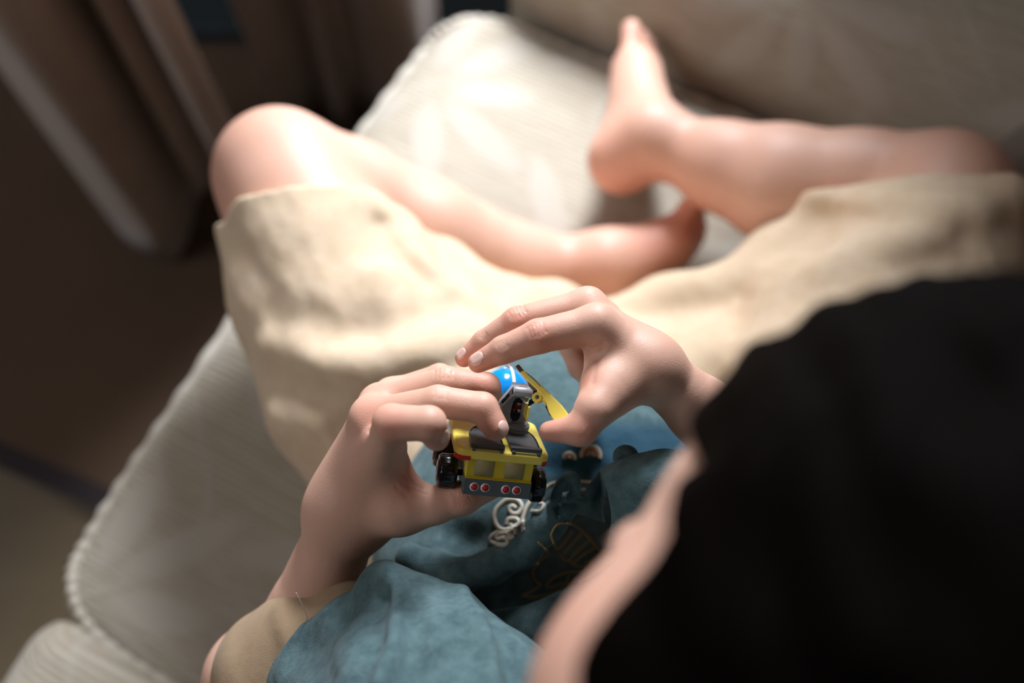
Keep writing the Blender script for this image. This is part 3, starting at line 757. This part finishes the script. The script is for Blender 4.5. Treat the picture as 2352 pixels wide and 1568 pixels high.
def shirt(p):
    d = sf(p); near = np.abs(d) < .02
    if near.any():
        q = p[near]; d = d.copy(); d[near] += wav(q, .03, 21)*.0006+wav(q, .011, 22)*.00012
    return d
lo, hi = bbox(np.array([P(880, 1000, 60), P(1550, 950, 50), P(700, 1600, 46), P(1200, 2050, 36), LS, RS, neckb, pelv, P(2100, 1300, 44)]), .06)
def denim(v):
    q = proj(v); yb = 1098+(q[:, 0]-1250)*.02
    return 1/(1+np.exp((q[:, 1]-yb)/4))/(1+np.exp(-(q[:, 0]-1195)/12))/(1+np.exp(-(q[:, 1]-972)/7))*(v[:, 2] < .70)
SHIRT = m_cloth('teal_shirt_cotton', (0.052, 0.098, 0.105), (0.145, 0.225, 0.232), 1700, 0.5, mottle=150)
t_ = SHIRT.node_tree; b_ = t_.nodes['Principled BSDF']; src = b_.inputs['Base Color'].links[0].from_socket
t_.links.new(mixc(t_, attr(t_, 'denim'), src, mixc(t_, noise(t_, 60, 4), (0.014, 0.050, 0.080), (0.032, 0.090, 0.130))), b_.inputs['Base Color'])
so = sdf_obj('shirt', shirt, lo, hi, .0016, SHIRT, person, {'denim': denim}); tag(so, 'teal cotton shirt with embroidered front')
# sand coloured lining of the short sleeve
cf = U(.012, pch([(640, 1540, 46.6, 3.0), (700, 1470, 45.8, 2.2), (800, 1405, 44.6, 1.5)], .01), pch([(690, 1600, 46, 3.4), (760, 1500, 45.0, 2.6)], .01))
cff = folds(cf, [([(640, 1400), (655, 1450), (665, 1480)], .5, .15), ([(700, 1380), (710, 1430)], .6, -.12)])
so = sdf_obj('sleeve_lining', cff, P(560, 1620, 48)-.06, P(820, 1380, 44)+.06, .0014, SAND, person); tag(so, 'sand coloured turned-back sleeve lining')
m_ct, _, _ = mat('pale_thread', .5, (.75, .66, .52))
tube('loose_thread', spline([march(cff, 706, 1420), P(700, 1400, 42.6), P(690, 1380, 42.2), P(680, 1360, 42.0)]), .00016, m_ct, person, 5)
# collar flap: a turned-over lapel of the shirt
def sheet(name, rows, m, parent, th, sub=3, wr=None):
    G = np.array([[P(*q) for q in r] for r in rows]); nr, nc = G.shape[:2]
    def cr(A):
        return np.array(spline(list(A.reshape(len(A), -1)), 5)).reshape(-1, *A.shape[1:])
    G = cr(G); G = np.transpose(cr(np.transpose(G, (1, 0, 2))), (1, 0, 2)); nr, nc = G.shape[:2]
    V = G.reshape(-1, 3)
    if wr: V = V+(wav(V.astype(F4), wr[0], 31)*wr[1])[:, None]*np.array([.2, -.4, .9])
    fc = [(j*nc+i, j*nc+i+1, (j+1)*nc+i+1, (j+1)*nc+i) for j in range(nr-1) for i in range(nc-1)]
    o = pm(name, V, fc, m, parent); mod(o, 'SOLIDIFY', thickness=th, offset=0); mod(o, 'SUBSURF', levels=2, render_levels=2); return o
o = sheet('collar_flap', [
    [(1378, 1078, 42.2), (1430, 1052, 41.8), (1480, 1038, 41.4), (1530, 1030, 41.0), (1600, 1040, 40.5)],
    [(1388, 1100, 41.6), (1440, 1085, 40.9), (1500, 1080, 40.4), (1560, 1080, 40.2), (1620, 1090, 40)],
    [(1398, 1140, 41.8), (1440, 1130, 40.9), (1500, 1130, 40.2), (1570, 1140, 39.8), (1630, 1150, 39.6)],
    [(1404, 1190, 42.2), (1450, 1185, 41.3), (1510, 1190, 40.5), (1580, 1200, 40.0), (1640, 1210, 39.6)],
    [(1392, 1262, 43.2), (1450, 1255, 42.3), (1520, 1250, 41.3), (1590, 1260, 40.4), (1650, 1270, 39.8)]], TEAL, person, .0012, wr=(.012, .0005))
tag(o, 'turned-over teal collar flap')
o = sheet('collar_flap', [
    [(1375, 1082, 42.8), (1381, 1080, 42.7), (1388, 1086, 42.2)],
    [(1345, 1128, 44.0), (1372, 1125, 44.6), (1394, 1130, 43.0)],
    [(1318, 1168, 44.6), (1350, 1165, 45.6), (1385, 1170, 45.4)],
    [(1322, 1180, 44.9), (1350, 1185, 46.2), (1390, 1200, 46.4)]], TEAL, person, .0012)
tag(o, 'shaded inner side of the teal collar')
# knotted cloth buttons and loops
def cord(name, pts, r, lab=None):
    o = tube(name, spline([P(*q) for q in pts], 8), r/100, TEAL, person, 10)
    if lab: tag(o, lab)
    return o
cord('button_loop', [(1268, 1172, 44.4), (1276, 1140, 43.6), (1290, 1108, 42.9), (1310, 1094, 42.6), (1322, 1108, 42.8), (1318, 1132, 43.3), (1302, 1146, 44.0)], .24, 'thick teal cloth button loop')
cord('button_loop', [(1424, 1062, 42.2), (1421, 1048, 42.0), (1426, 1038, 41.9), (1438, 1035, 41.8), (1450, 1040, 41.8), (1456, 1052, 41.9)], .26)
for k in range(3):
    dx = k*5-5
    cord('button_knot', [(1345, 1150-dx*.5, 44.2), (1310, 1146-dx*.6, 43.7), (1280, 1146-dx, 43.5), (1262+abs(dx)*.5, 1162-dx*.3, 43.6), (1268+dx, 1182+dx*.6, 43.8), (1290, 1190+dx*.5, 44.0), (1312, 1178+dx*.3, 44.2)], .12)
# embroidery
THR, _, _ = mat('cream_thread', 0.55, (0.62, 0.57, 0.46), 0.3, sheen=0.3)
GOLD, _, _ = mat('gold_thread', 0.45, (0.42, 0.29, 0.10), 0.4)
RUST, _, _ = mat('rust_thread', 0.5, (0.42, 0.20, 0.12), 0.4)
def emb(name, pl, r, m, sc_=None, jit=.18):
    if sc_: pl = [(sc_[0]+x/sc_[2], sc_[1]+y/sc_[2]) for x, y in pl]
    px = spline([np.array(q, float) for q in pl], 5); pts = march_many(shirt, px)
    n = cam0-pts; n /= np.linalg.norm(n, axis=1)[:, None]
    fine = spline(list(pts+n*r/100*.35), 3)
    rr = [r/100*(1+jit*math.sin(i*2.1)) for i in range(len(fine))]
    return tube(name, fine, rr, m, person, 6)
Z = (1100, 980, 3.563)
emb('embroidery', [(215, 600), (260, 590), (320, 600), (350, 650), (320, 705), (265, 700), (250, 660), (280, 645), (300, 665)], .10, THR, Z)
emb('embroidery', [(220, 595), (150, 660), (125, 740), (150, 810), (200, 840), (260, 830), (300, 840), (295, 880)], .10, THR, Z)
emb('embroidery', [(225, 800), (240, 755), (280, 745), (320, 760), (315, 800), (270, 815), (255, 790)], .095, THR, Z)
emb('embroidery', [(165, 850), (110, 890), (95, 930), (130, 950), (170, 965), (220, 960), (240, 930), (200, 905), (150, 915), (150, 880), (200, 860), (250, 870), (250, 910), (290, 890)], .10, THR, Z)
emb('embroidery', [(365, 850), (360, 760), (375, 700), (400, 640), (440, 590)], .10, THR, Z)
emb('embroidery', [(440, 690), (500, 690), (530, 640), (500, 620), (520, 580)], .095, THR, Z)
emb('embroidery', [(540, 500), (600, 460), (700, 450), (820, 445), (920, 450)], .06, THR, Z)
emb('embroidery', [(800, 540), (820, 510), (870, 510), (880, 530)], .07, THR, Z)
for (cx, cy, rr) in ((1357, 1046, 22), (1308, 1052, 12)):
    for k, s in enumerate((1, .62, .28)):
        emb('embroidery', [(cx+rr*s*math.cos(a), cy+rr*s*math.sin(a)) for a in np.linspace(-3.3, .3, 9)], .095, THR if k % 2 == 0 else RUST)
g = [[(590, 880), (640, 800), (740, 790), (830, 840), (900, 910), (960, 980), (1030, 1040)], [(590, 880), (610, 950), (640, 1000), (700, 940), (760, 850)],
     [(660, 1040), (700, 1090), (740, 1100), (800, 1140), (880, 1140), (960, 1110), (1020, 1050)], [(690, 1040), (760, 960), (840, 870)], [(740, 1090), (820, 1000), (900, 930)],
     [(770, 1120), (850, 1050), (950, 990)], [(860, 1120), (930, 1080), (1000, 1020)], [(480, 940), (520, 970), (560, 1030), (510, 1090), (450, 1150), (440, 1220), (470, 1270), (510, 1290)],
     [(510, 1290), (440, 1340), (360, 1380), (440, 1390), (540, 1375), (640, 1340), (710, 1280), (735, 1215)], [(545, 1300), (600, 1240), (690, 1200), (780, 1185), (880, 1190)], [(550, 1310), (600, 1310), (690, 1270)]]
for q in g: emb('embroidery', q, .05, GOLD, Z, .3)
# ================================================================ TOY TRUCK
YEL = m_plastic('yellow_plastic', (0.95, 0.77, 0.12), .30); YEL2 = m_plastic('deep_yellow_print', (0.66, 0.50, 0.015), .25)
GRY = m_plastic('slate_plastic', (0.085, 0.095, 0.10), .42); SIL = m_plastic('silver_grey_plastic', (0.26, 0.32, 0.38), .30)
MET = m_plastic('metallic_silver', (0.50, 0.54, 0.60), .28, .6, .35)
BLK = m_plastic('black_plastic', (0.006, 0.006, 0.007), .22); RED = m_plastic('red_print', (0.55, 0.02, 0.02), .3)
WHT = m_plastic('white_print', (0.75, 0.78, 0.80), .3); BEI = m_plastic('beige_print', (0.42, 0.34, 0.15), .4)
BLU = m_plastic('blue_gloss', (0.004, 0.28, 0.80), .16); PALE = m_plastic('pale_yellow', (0.42, 0.36, 0.11), .45)
BRN = m_plastic('brown_tip', (0.12, 0.085, 0.045), .5); CYN = m_plastic('light_blue_print', (0.20, 0.42, 0.50), .3)
tx = np.array([.978, -.112, -.18]); tz = np.array([.158, .950, .268]); tx /= np.linalg.norm(tx); tz -= tx*(tx@tz); tz /= np.linalg.norm(tz); ty = np.cross(tz, tx)
CAMM = np.array([[1, 0, 0], [0, cT, -sT], [0, sT, cT]])
TR = CAMM@np.stack([tx, ty, tz], 1); TO = P(1157, 1038, 40.5)
toy = empty('toy_truck', TO); toy.matrix_world = Matrix([[*TR[i], TO[i]] for i in range(3)]+[[0, 0, 0, 1]])
tag(toy, 'small yellow toy truck with grey crane and blue dome, held in both hands', 'toy')
def Tl(X): return ((np.asarray(X)-TO)@TR)*100
def Tat(px, py, z=None, y=None, x=None):
    "local coordinates (cm) where the sight line of a pixel meets a local plane"
    o = Tl(np.array([0, 0, CAMZ])); r = (rayd(px, py)@TR)
    ax, val = (2, z) if z is not None else ((1, y) if y is not None else (0, x))
    return o+r*((val-o[ax])/r[ax])
def tbox(name, bl, m, parent=toy, bev=.05, seg=2):
    return boxes(name, [tuple(c/100 for c in q) for q in bl], m, parent, bev/100, seg)
def prism(name, poly, z0, z1, m, parent=toy, bev=.05, M=None, seg=3):
    "polygon (cm, in x y) pulled from z0 to z1; M places it"
    bm = bmesh.new(); n = len(poly)
    b0 = [bm.verts.new((x/100, y/100, z0/100)) for x, y in poly]; b1 = [bm.verts.new((x/100, y/100, z1/100)) for x, y in poly]
    bm.faces.new(b0[::-1]); bm.faces.new(b1)
    for i in range(n): bm.faces.new((b0[i], b0[(i+1) % n], b1[(i+1) % n], b1[i]))
    if M is not None: bmesh.ops.transform(bm, matrix=M, verts=bm.verts)
    bmesh.ops.recalc_face_normals(bm, faces=bm.faces)
    me = bpy.data.meshes.new(name); bm.to_mesh(me); bm.free(); o = bpy.data.objects.new(name, me); COL.objects.link(o); me.materials.append(m); o.parent = parent
    for p in me.polygons: p.use_smooth = True
    if bev:
        mod(o, 'BEVEL', width=bev/100, segments=seg, limit_method='ANGLE', angle_limit=math.radians(40)).harden_normals = True
    return o
def rpoly(x0, x1, y0, y1, r, n=6):
    rs = r if isinstance(r, tuple) else (r,)*4; out = []
    for (cx, cy, a0), q in zip(((x0, y0, 180), (x1, y0, 270), (x1, y1, 0), (x0, y1, 90)), rs):
        cx += q if cx == x0 else -q; cy += q if cy == y0 else -q
        for i in range(n+1):
            a = math.radians(a0+90*i/n); out.append((cx+q*math.cos(a), cy+q*math.sin(a)))
    return out
def disc(n=28, r=1.0): return [(r*math.cos(2*math.pi*i/n), r*math.sin(2*math.pi*i/n)) for i in range(n)]
RX = lambda p, M0=None: Matrix.Translation(Vector(p)/100)
# body, roof, bumper
tb = tbox('truck_body', [(-1.38, 1.40, .22, 4.3, -1.36, -.46)], YEL, bev=.06)
prism('roof', rpoly(-1.95, 1.95, 0, 3.9, .42), -.50, 0, YEL, bev=.16, seg=5)
tbox('rear_panel', [(-1.36, 1.38, .20, .225, -1.30, -.50)], YEL2, bev=.01)
tbox('bumper', [(-1.42, 1.42, .08, 4.4, -2.05, -1.32)], GRY, bev=.05)
tbox('bumper_edge', [(-1.40, 1.40, .10, .3, -1.33, -1.29)], YEL2, bev=.01)
for x0, x1 in ((-1.965, -1.30), (1.66, 1.965)):
    pl = rpoly(-1.965, 1.965, -.012, 3.9, .42); pl = [q for q in pl if x0-1e-6 <= q[0] <= x1+1e-6 and q[1] < .9]
    pl = sorted(pl, key=lambda q: q[0]); inner = [(q[0]*.93, .30+q[1]*.6) for q in pl][::-1]
    if x0 < 0: pl = pl+[(x1, -.012)]; inner = [(x1, .3)]+inner
    else: pl = [(x0, -.012)]+pl; inner = inner+[(x0, .3)]
    tag(prism('corner_marker', pl+inner, -.505, -.30, RED, bev=.02), 'red corner of the roof')
for x in (-.66, .60): tag(prism('window_print', [(q[0], q[1]) for q in rpoly(x-.42, x+.42, -.37, .37, .06, 3)], 0, .012, BEI, tb, bev=0, M=Matrix.Translation((0, .00198, -.0087))@Matrix.Rotation(math.radians(90), 4, 'X')), 'beige printed rear window')
for x in (-.96, -.50, .36, .82):
    Mx = Matrix.Translation((x/100, .0008, -.0167))@Matrix.Rotation(math.radians(90), 4, 'X')
    r_ = prism('tail_light', disc(28, .195), 0, .015, WHT, bev=0, M=Mx); prism('lamp_lens', disc(28, .148), .014, .03, RED, r_, bev=0, M=Mx)
    tag(r_, 'round red tail light in a white ring')
# hatches
hl = [(-1.32, .32), (.06, .22), (.06, 2.5), (-.62, 2.5), (-1.05, 2.25), (-1.28, 1.7)]
hr = [(.30, .22), (1.62, .22), (1.60, 1.5), (1.40, 2.2), (1.0, 2.6), (.52, 2.7), (.30, 2.7)]
for pl in ([(-1.34, .2)]+hl[1:], hr):
    h_ = prism('hatch', pl, .0, .13, GRY, bev=.035)
    cx = sum(p[0] for p in pl)/len(pl); cy = sum(p[1] for p in pl)/len(pl)
    prism('hatch_rim', [(p[0], p[1]) for p in [(pl[0][0], .12), (pl[1][0], .12), (pl[1][0], .34), (pl[0][0], .34)]], .02, .20, GRY, h_, bev=.03)
    rim = [(cx+(p[0]-cx)*.88, cy+(p[1]-cy)*.88, .135) for p in pl[1:]]
    tube('hatch_seam', [np.array(q)/100 for q in spline(rim, 4)], .00028, BLK, h_, 6)
    for x in (pl[0][0]+.10, pl[1][0]-.16): tbox('hinge', [(x-.05, x+.11, .02, .2, -.10, .06)], GRY, h_, bev=.02)
    tbox('step', [(pl[0][0]+.2, pl[1][0]-.22, .03, .16, -.09, .02)], PALE, h_, bev=.01)
# wheels
def wheel(x, y, z, w_, r, side):
    prof = [(-w_/2, .15*r), (-w_/2, .62*r), (-w_/2+.05, .66*r), (-w_/2+.05, .9*r), (-w_/2+.14, r), (w_/2-.14, r), (w_/2-.02, .9*r), (w_/2, .6*r), (w_/2, .1*r)]
    n = 48; v = []; f = []; m = len(prof)
    for i in range(n):
        a = 2*math.pi*i/n
        for (px_, pr) in prof:
            q = pr*(1-.05*(i % 4 < 1)) if pr > .85*r else pr; v.append(((x+px_)/100, (y+q*math.cos(a))/100, (z+q*math.sin(a))/100))
    for i in range(n):
        for j in range(m-1): k = (i+1) % n; f.append((i*m+j, i*m+j+1, k*m+j+1, k*m+j))
    f.append(tuple(i*m for i in range(n))[::-1]); f.append(tuple(i*m+m-1 for i in range(n)))
    o = pm('wheel', v, f, BLK, None); o.parent = toy
    hb = pm('hub_cap', [((x+side*(w_/2+.02))/100, (y+.3*r*math.cos(a))/100, (z+.3*r*math.sin(a))/100) for a in np.linspace(0, 2*math.pi, 16, endpoint=False)]+[((x+side*(w_/2-.1))/100, (y+.35*r*math.cos(a))/100, (z+.35*r*math.sin(a))/100) for a in np.linspace(0, 2*math.pi, 16, endpoint=False)],
            [tuple(range(16))]+[(i, (i+1) % 16, 16+(i+1) % 16, 16+i) for i in range(16)], SIL, None); hb.parent = o
    return o
wl = Tat(1026, 1081, y=1.25); wr = Tat(1232, 1113, y=1.25)
for (q, s) in ((wl, -1), (wr, 1)):
    wheel(q[0], 1.25, q[2], .82 if s < 0 else .62, .74, s); wheel(q[0], 3.5, q[2], .82 if s < 0 else .62, .74, s)
for y in (1.25, 3.5):
    a_ = tube('axle', [np.array([wl[0], y, wl[2]])/100, np.array([wr[0], y, wl[2]])/100], .0014, BLK, None, 10); a_.parent = toy
# crane
cb = Tat(1187, 985, z=.16); CX, CY = cb[0], cb[1]
def cyl(name, c, r, h0, h1, m, parent=toy, bev=.03, M=None):
    return prism(name, disc(36, r), h0, h1, m, parent, bev, M=Matrix.Translation(Vector(c)/100)@(M or Matrix()))
cyl('turntable', (CX, CY, 0), .50, .0, .22, SIL); cyl('turntable', (CX, CY, 0), .52, .24, .44, SIL)
cyl('turntable', (CX, CY, 0), .44, .42, .50, SIL)
zb = .50
lr = Tat(1200, 898, y=CY-.05)      # barrel centre
def tri(name, pts, m, r=.03, parent=toy): 
    o = tube(name, [np.array(q)/100 for q in pts], r/100, m, None, 8); o.parent = parent; return o
# post: a slotted fork rising from the turntable
H_ = lr[2]-.1
post = [(-.34, zb-.06), (-.16, zb-.06), (-.16, zb+.30), (-.10, H_-.35), (-.10, H_-.1), (.34, H_-.1), (.34, H_+.12), (-.42, H_+.12), (-.50, H_-.5), (-.44, zb+.5), (-.40, zb+.1)]
ROT = Matrix.Rotation(math.radians(90), 4, 'X')
def frontplate(name, poly, y0, y1, m, bev=.04, parent=toy):
    "polygon given in local x z, thick in y"
    return prism(name, poly, -y1, -y0, m, parent, bev, M=ROT)
g = lambda px, py, y=CY-.3: (lambda q: (q[0], q[2]))(Tat(px, py, y=y))
zz = lambda X, Y: (1120+X/7.838, 820+Y/7.838)
lp = [g(*zz(*q)) for q in [(300, 1180), (425, 1190), (410, 1040), (440, 900), (470, 800), (520, 740), (620, 740), (700, 830), (745, 770), (760, 560), (470, 520), (400, 700), (250, 880), (265, 1020)]]
rp_ = [g(*zz(*q)) for q in [(575, 1190), (700, 1150), (640, 1030), (650, 930), (690, 840), (640, 800), (620, 900), (600, 1050)]]
CR_ = frontplate('crane_post', lp, CY-.30, CY+.28, SIL, .05)
frontplate('crane_post', rp_, CY-.30, CY+.28, SIL, .03)
hk = [g(*zz(*q)) for q in [(430, 1150), (420, 1040), (450, 900), (490, 790), (600, 760), (630, 840), (610, 1000), (580, 1130), (550, 1185), (470, 1185)]]
h_ = frontplate('crane_hook', hk, CY-.12, CY+.18, BLK, .05)
for sx, pl in ((0, [(520, 840), (560, 820), (620, 830), (628, 880), (600, 905), (530, 900)]), (1, [(445, 930), (475, 985), (520, 900), (540, 850), (515, 850), (500, 910), (478, 955), (465, 925)])):
    frontplate('hook_stripe', [g(*zz(*q), y=CY-.13) for q in pl], CY-.145, CY-.115, RED, 0, h_)
frontplate('hook_stripe', [g(*zz(*q), y=CY-.13) for q in [(530, 935), (605, 935), (600, 995), (545, 990)]], CY-.145, CY-.115, WHT, 0, h_)
frontplate('hook_stripe', [g(*zz(*q), y=CY-.13) for q in [(530, 830), (560, 822), (612, 832), (605, 858), (535, 850)]], CY-.150, CY-.12, WHT, 0, h_)
# barrel along x at the top
q0 = Tat(*zz(455, 610), y=CY-.35); q1 = Tat(*zz(800, 640), y=CY-.35)
dv = (q1-q0)/np.linalg.norm(q1-q0); rb2 = .235
bar = tube('crane_barrel', [q0/100, (q0+dv*.04)/100, (q1-dv*.04)/100, q1/100], [rb2*.0088, rb2*.01, rb2*.01, rb2*.0088], MET, None, 28); bar.parent = toy
o = tube('barrel_mark', [(q0+dv*(.22+.006*i)+np.array([0, -.02, rb2*.99]))/100 for i in range(4)]+[(q0+dv*.58+np.array([0, -.02, rb2*.99]))/100], .00018, RED, None, 6); o.parent = bar
o = cyl('barrel_cap', (0, 0, 0), .13, -.02, .03, BLK, bar, .01, M=None); o.matrix_local = Matrix.Translation(Vector((q0-dv*.01)/100))@Vector(-dv).to_track_quat('Z', 'Y').to_matrix().to_4x4()
# slanting boom with a dark slot, running down to the left
bo = [g(*zz(*q), y=CY-.33) for q in [(455, 500), (480, 560), (470, 690), (265, 880), (190, 830), (230, 760)]]
bm_ = frontplate('crane_boom', bo, CY-.42, CY-.20, MET, .04)
frontplate('boom_slot', [g(*zz(*q), y=CY-.43) for q in [(400, 660), (385, 710), (265, 840), (240, 800), (370, 660)]], CY-.435, CY-.40, BLK, 0, bm_)
# blue dome seated in the cab
DC = P(1159, 899, 45.2); DL = Tl(DC); DR = 1.08
def uvs(name, c, r, m, z0=-1.0, sx=(1, 1, 1), n=40, k=24):
    v = []; f = []
    for j in range(k+1):
        ph = math.pi*j/k
        for i in range(n): a = 2*math.pi*i/n; v.append(((c[0]+r*sx[0]*math.sin(ph)*math.cos(a))/100, (c[1]+r*sx[1]*math.sin(ph)*math.sin(a))/100, (c[2]+r*sx[2]*math.cos(ph))/100))
    for j in range(k):
        for i in range(n): f.append((j*n+i, j*n+(i+1) % n, (j+1)*n+(i+1) % n, (j+1)*n+i))
    o = pm(name, v, f, m, None); o.parent = toy; bpy.context.view_layer.update(); return o
dm = uvs('dome', DL, DR, BLU); tag(dm, 'glossy blue dome with a white stripe')
cc = Tl(cam0); vdir = (cc-DL)/np.linalg.norm(cc-DL)
def on_dome(px, py, r=DR):
    o = cc; d_ = (rayd(px, py)@TR); oc = o-DL; b2 = oc@d_; disc_ = b2*b2-(oc@oc-r*r)
    if disc_ < 0: disc_ = 0
    return o+d_*(-b2-math.sqrt(disc_))
def ribbon(name, l, r_, m, parent, rad):
    v = []; 
    for a, b_ in zip(l, r_):
        for k in range(5):
            px = a[0]+(b_[0]-a[0])*k/4; py = a[1]+(b_[1]-a[1])*k/4; v.append(on_dome(*zz(px, py), r=rad)/100)
    f = [(i*5+k, i*5+k+1, (i+1)*5+k+1, (i+1)*5+k) for i in range(len(l)-1) for k in range(4)]
    o = pm(name, v, f, m, None); o.parent = parent; mod(o, 'SOLIDIFY', thickness=.0002, offset=0); return o
ll = spline([np.array(q, float) for q in [(385, 150), (420, 240), (440, 350), (446, 430), (440, 520)]], 3); lr_ = spline([np.array(q, float) for q in [(440, 180), (470, 250), (495, 350), (505, 430), (508, 520)]], 3)
ribbon('dome_stripe', ll, lr_, WHT, dm, DR+.012)
rl = [np.array(q, float) for q in [(205, 200), (280, 205), (350, 215)]]; rr_ = [np.array(q, float) for q in [(290, 150), (330, 130), (365, 125)]]
ribbon('dome_emblem', rl, rr_, CYN, dm, DR+.012)
ribbon('dome_mark', [np.array((365, 215.)), np.array((368, 160.)), np.array((370, 110.))], [np.array((378, 195.)), np.array((385, 160.)), np.array((375, 110.))], RED, dm, DR+.016)
cabz = DL[2]
tbox('cab', [(DL[0]-1.25, DL[0]+1.12, DL[1]-.9, DL[1]+1.2, -.6, DL[2]-.25)], YEL, bev=.12, seg=4)
yp = Tat(1206, 942, y=CY+.6); tbox('cab_pillar', [(yp[0]-.10, yp[0]+.10, CY+.5, CY+.75, -.2, yp[2]+.35)], YEL, bev=.03)
# loader arm pinched by the thumb
LQ = P(1240, 905, 40.7); 
lz = np.array([-.30, .34, 1.0]); lz /= np.linalg.norm(lz); lx = np.cross([0, 1, 0], lz); lx /= np.linalg.norm(lx); ly = np.cross(lz, lx)
LRm = CAMM@np.stack([lx, ly, lz], 1)
def Lat(px, py):
    r = rayd(px, py)@LRm; o = (cam0-LQ)@LRm; q = o+r*(-o[2]/r[2]); return (q[0]*100, q[1]*100)
LM = toy.matrix_world.inverted()@Matrix([[*LRm[i], LQ[i]] for i in range(3)]+[[0, 0, 0, 1]])
zp = lambda pts: [Lat(*zz(*q)) for q in pts]
arm_ = prism('loader_arm', zp([(590, 290), (650, 245), (700, 270), (800, 350), (900, 435), (1000, 540), (1110, 640), (1200, 730), (1330, 860), (1430, 990), (1490, 1070), (1490, 1110), (1440, 1160), (1310, 1230), (1250, 1215), (1180, 1120), (1110, 1000), (1060, 830), (990, 700), (900, 600), (760, 470), (660, 380)]), -.14, .14, YEL, bev=.05, M=LM)
tag(arm_, 'yellow loader arm with two pin holes')
tag(prism('arm_tip', zp([(508, 180), (570, 138), (655, 240), (592, 290)]), -.15, .13, BRN, arm_, bev=.03, M=LM), 'brown blunt tip')
prism('arm_lug', [(lambda c: (c[0]+.215*math.cos(a), c[1]+.215*math.sin(a)))(Lat(*zz(895, 730))) for a in np.linspace(0, 2*math.pi, 26, endpoint=False)], -.16, .10, YEL, arm_, bev=.03, M=LM)
prism('arm_lug', zp([(890, 600), (1010, 640), (1060, 850), (1020, 850), (1000, 780), (900, 830)]), -.14, .05, YEL, arm_, bev=.03, M=LM)
for (X, Y, r) in ((900, 730, .085), (1330, 1145, .085)):
    c = Lat(*zz(X, Y)); prism('pin_hole', [(c[0]+r*math.cos(a), c[1]+r*math.sin(a)) for a in np.linspace(0, 2*math.pi, 18, endpoint=False)], .09 if X < 1000 else .13, .112 if X < 1000 else .152, GRY, arm_, bev=0, M=LM)
prism('arm_sticker', zp([(690, 290), (720, 300), (830, 385), (960, 530), (970, 560), (880, 470), (760, 370)]), .135, .150, CYN, arm_, bev=0, M=LM)
prism('arm_hinge', zp([(800, 560), (900, 600), (860, 680), (830, 780), (700, 860), (720, 760), (780, 700)]), -.32, -.18, BLK, arm_, bev=.03, M=LM)
prism('arm_hinge', zp([(1010, 860), (1060, 850), (1130, 1040), (1090, 1020)]), -.30, -.15, BLK, arm_, bev=.03, M=LM)
prism('arm_hinge', zp([(690, 390), (740, 420), (860, 540), (850, 590), (800, 590), (720, 500)]), -.40, -.16, BRN, arm_, bev=.03, M=LM)
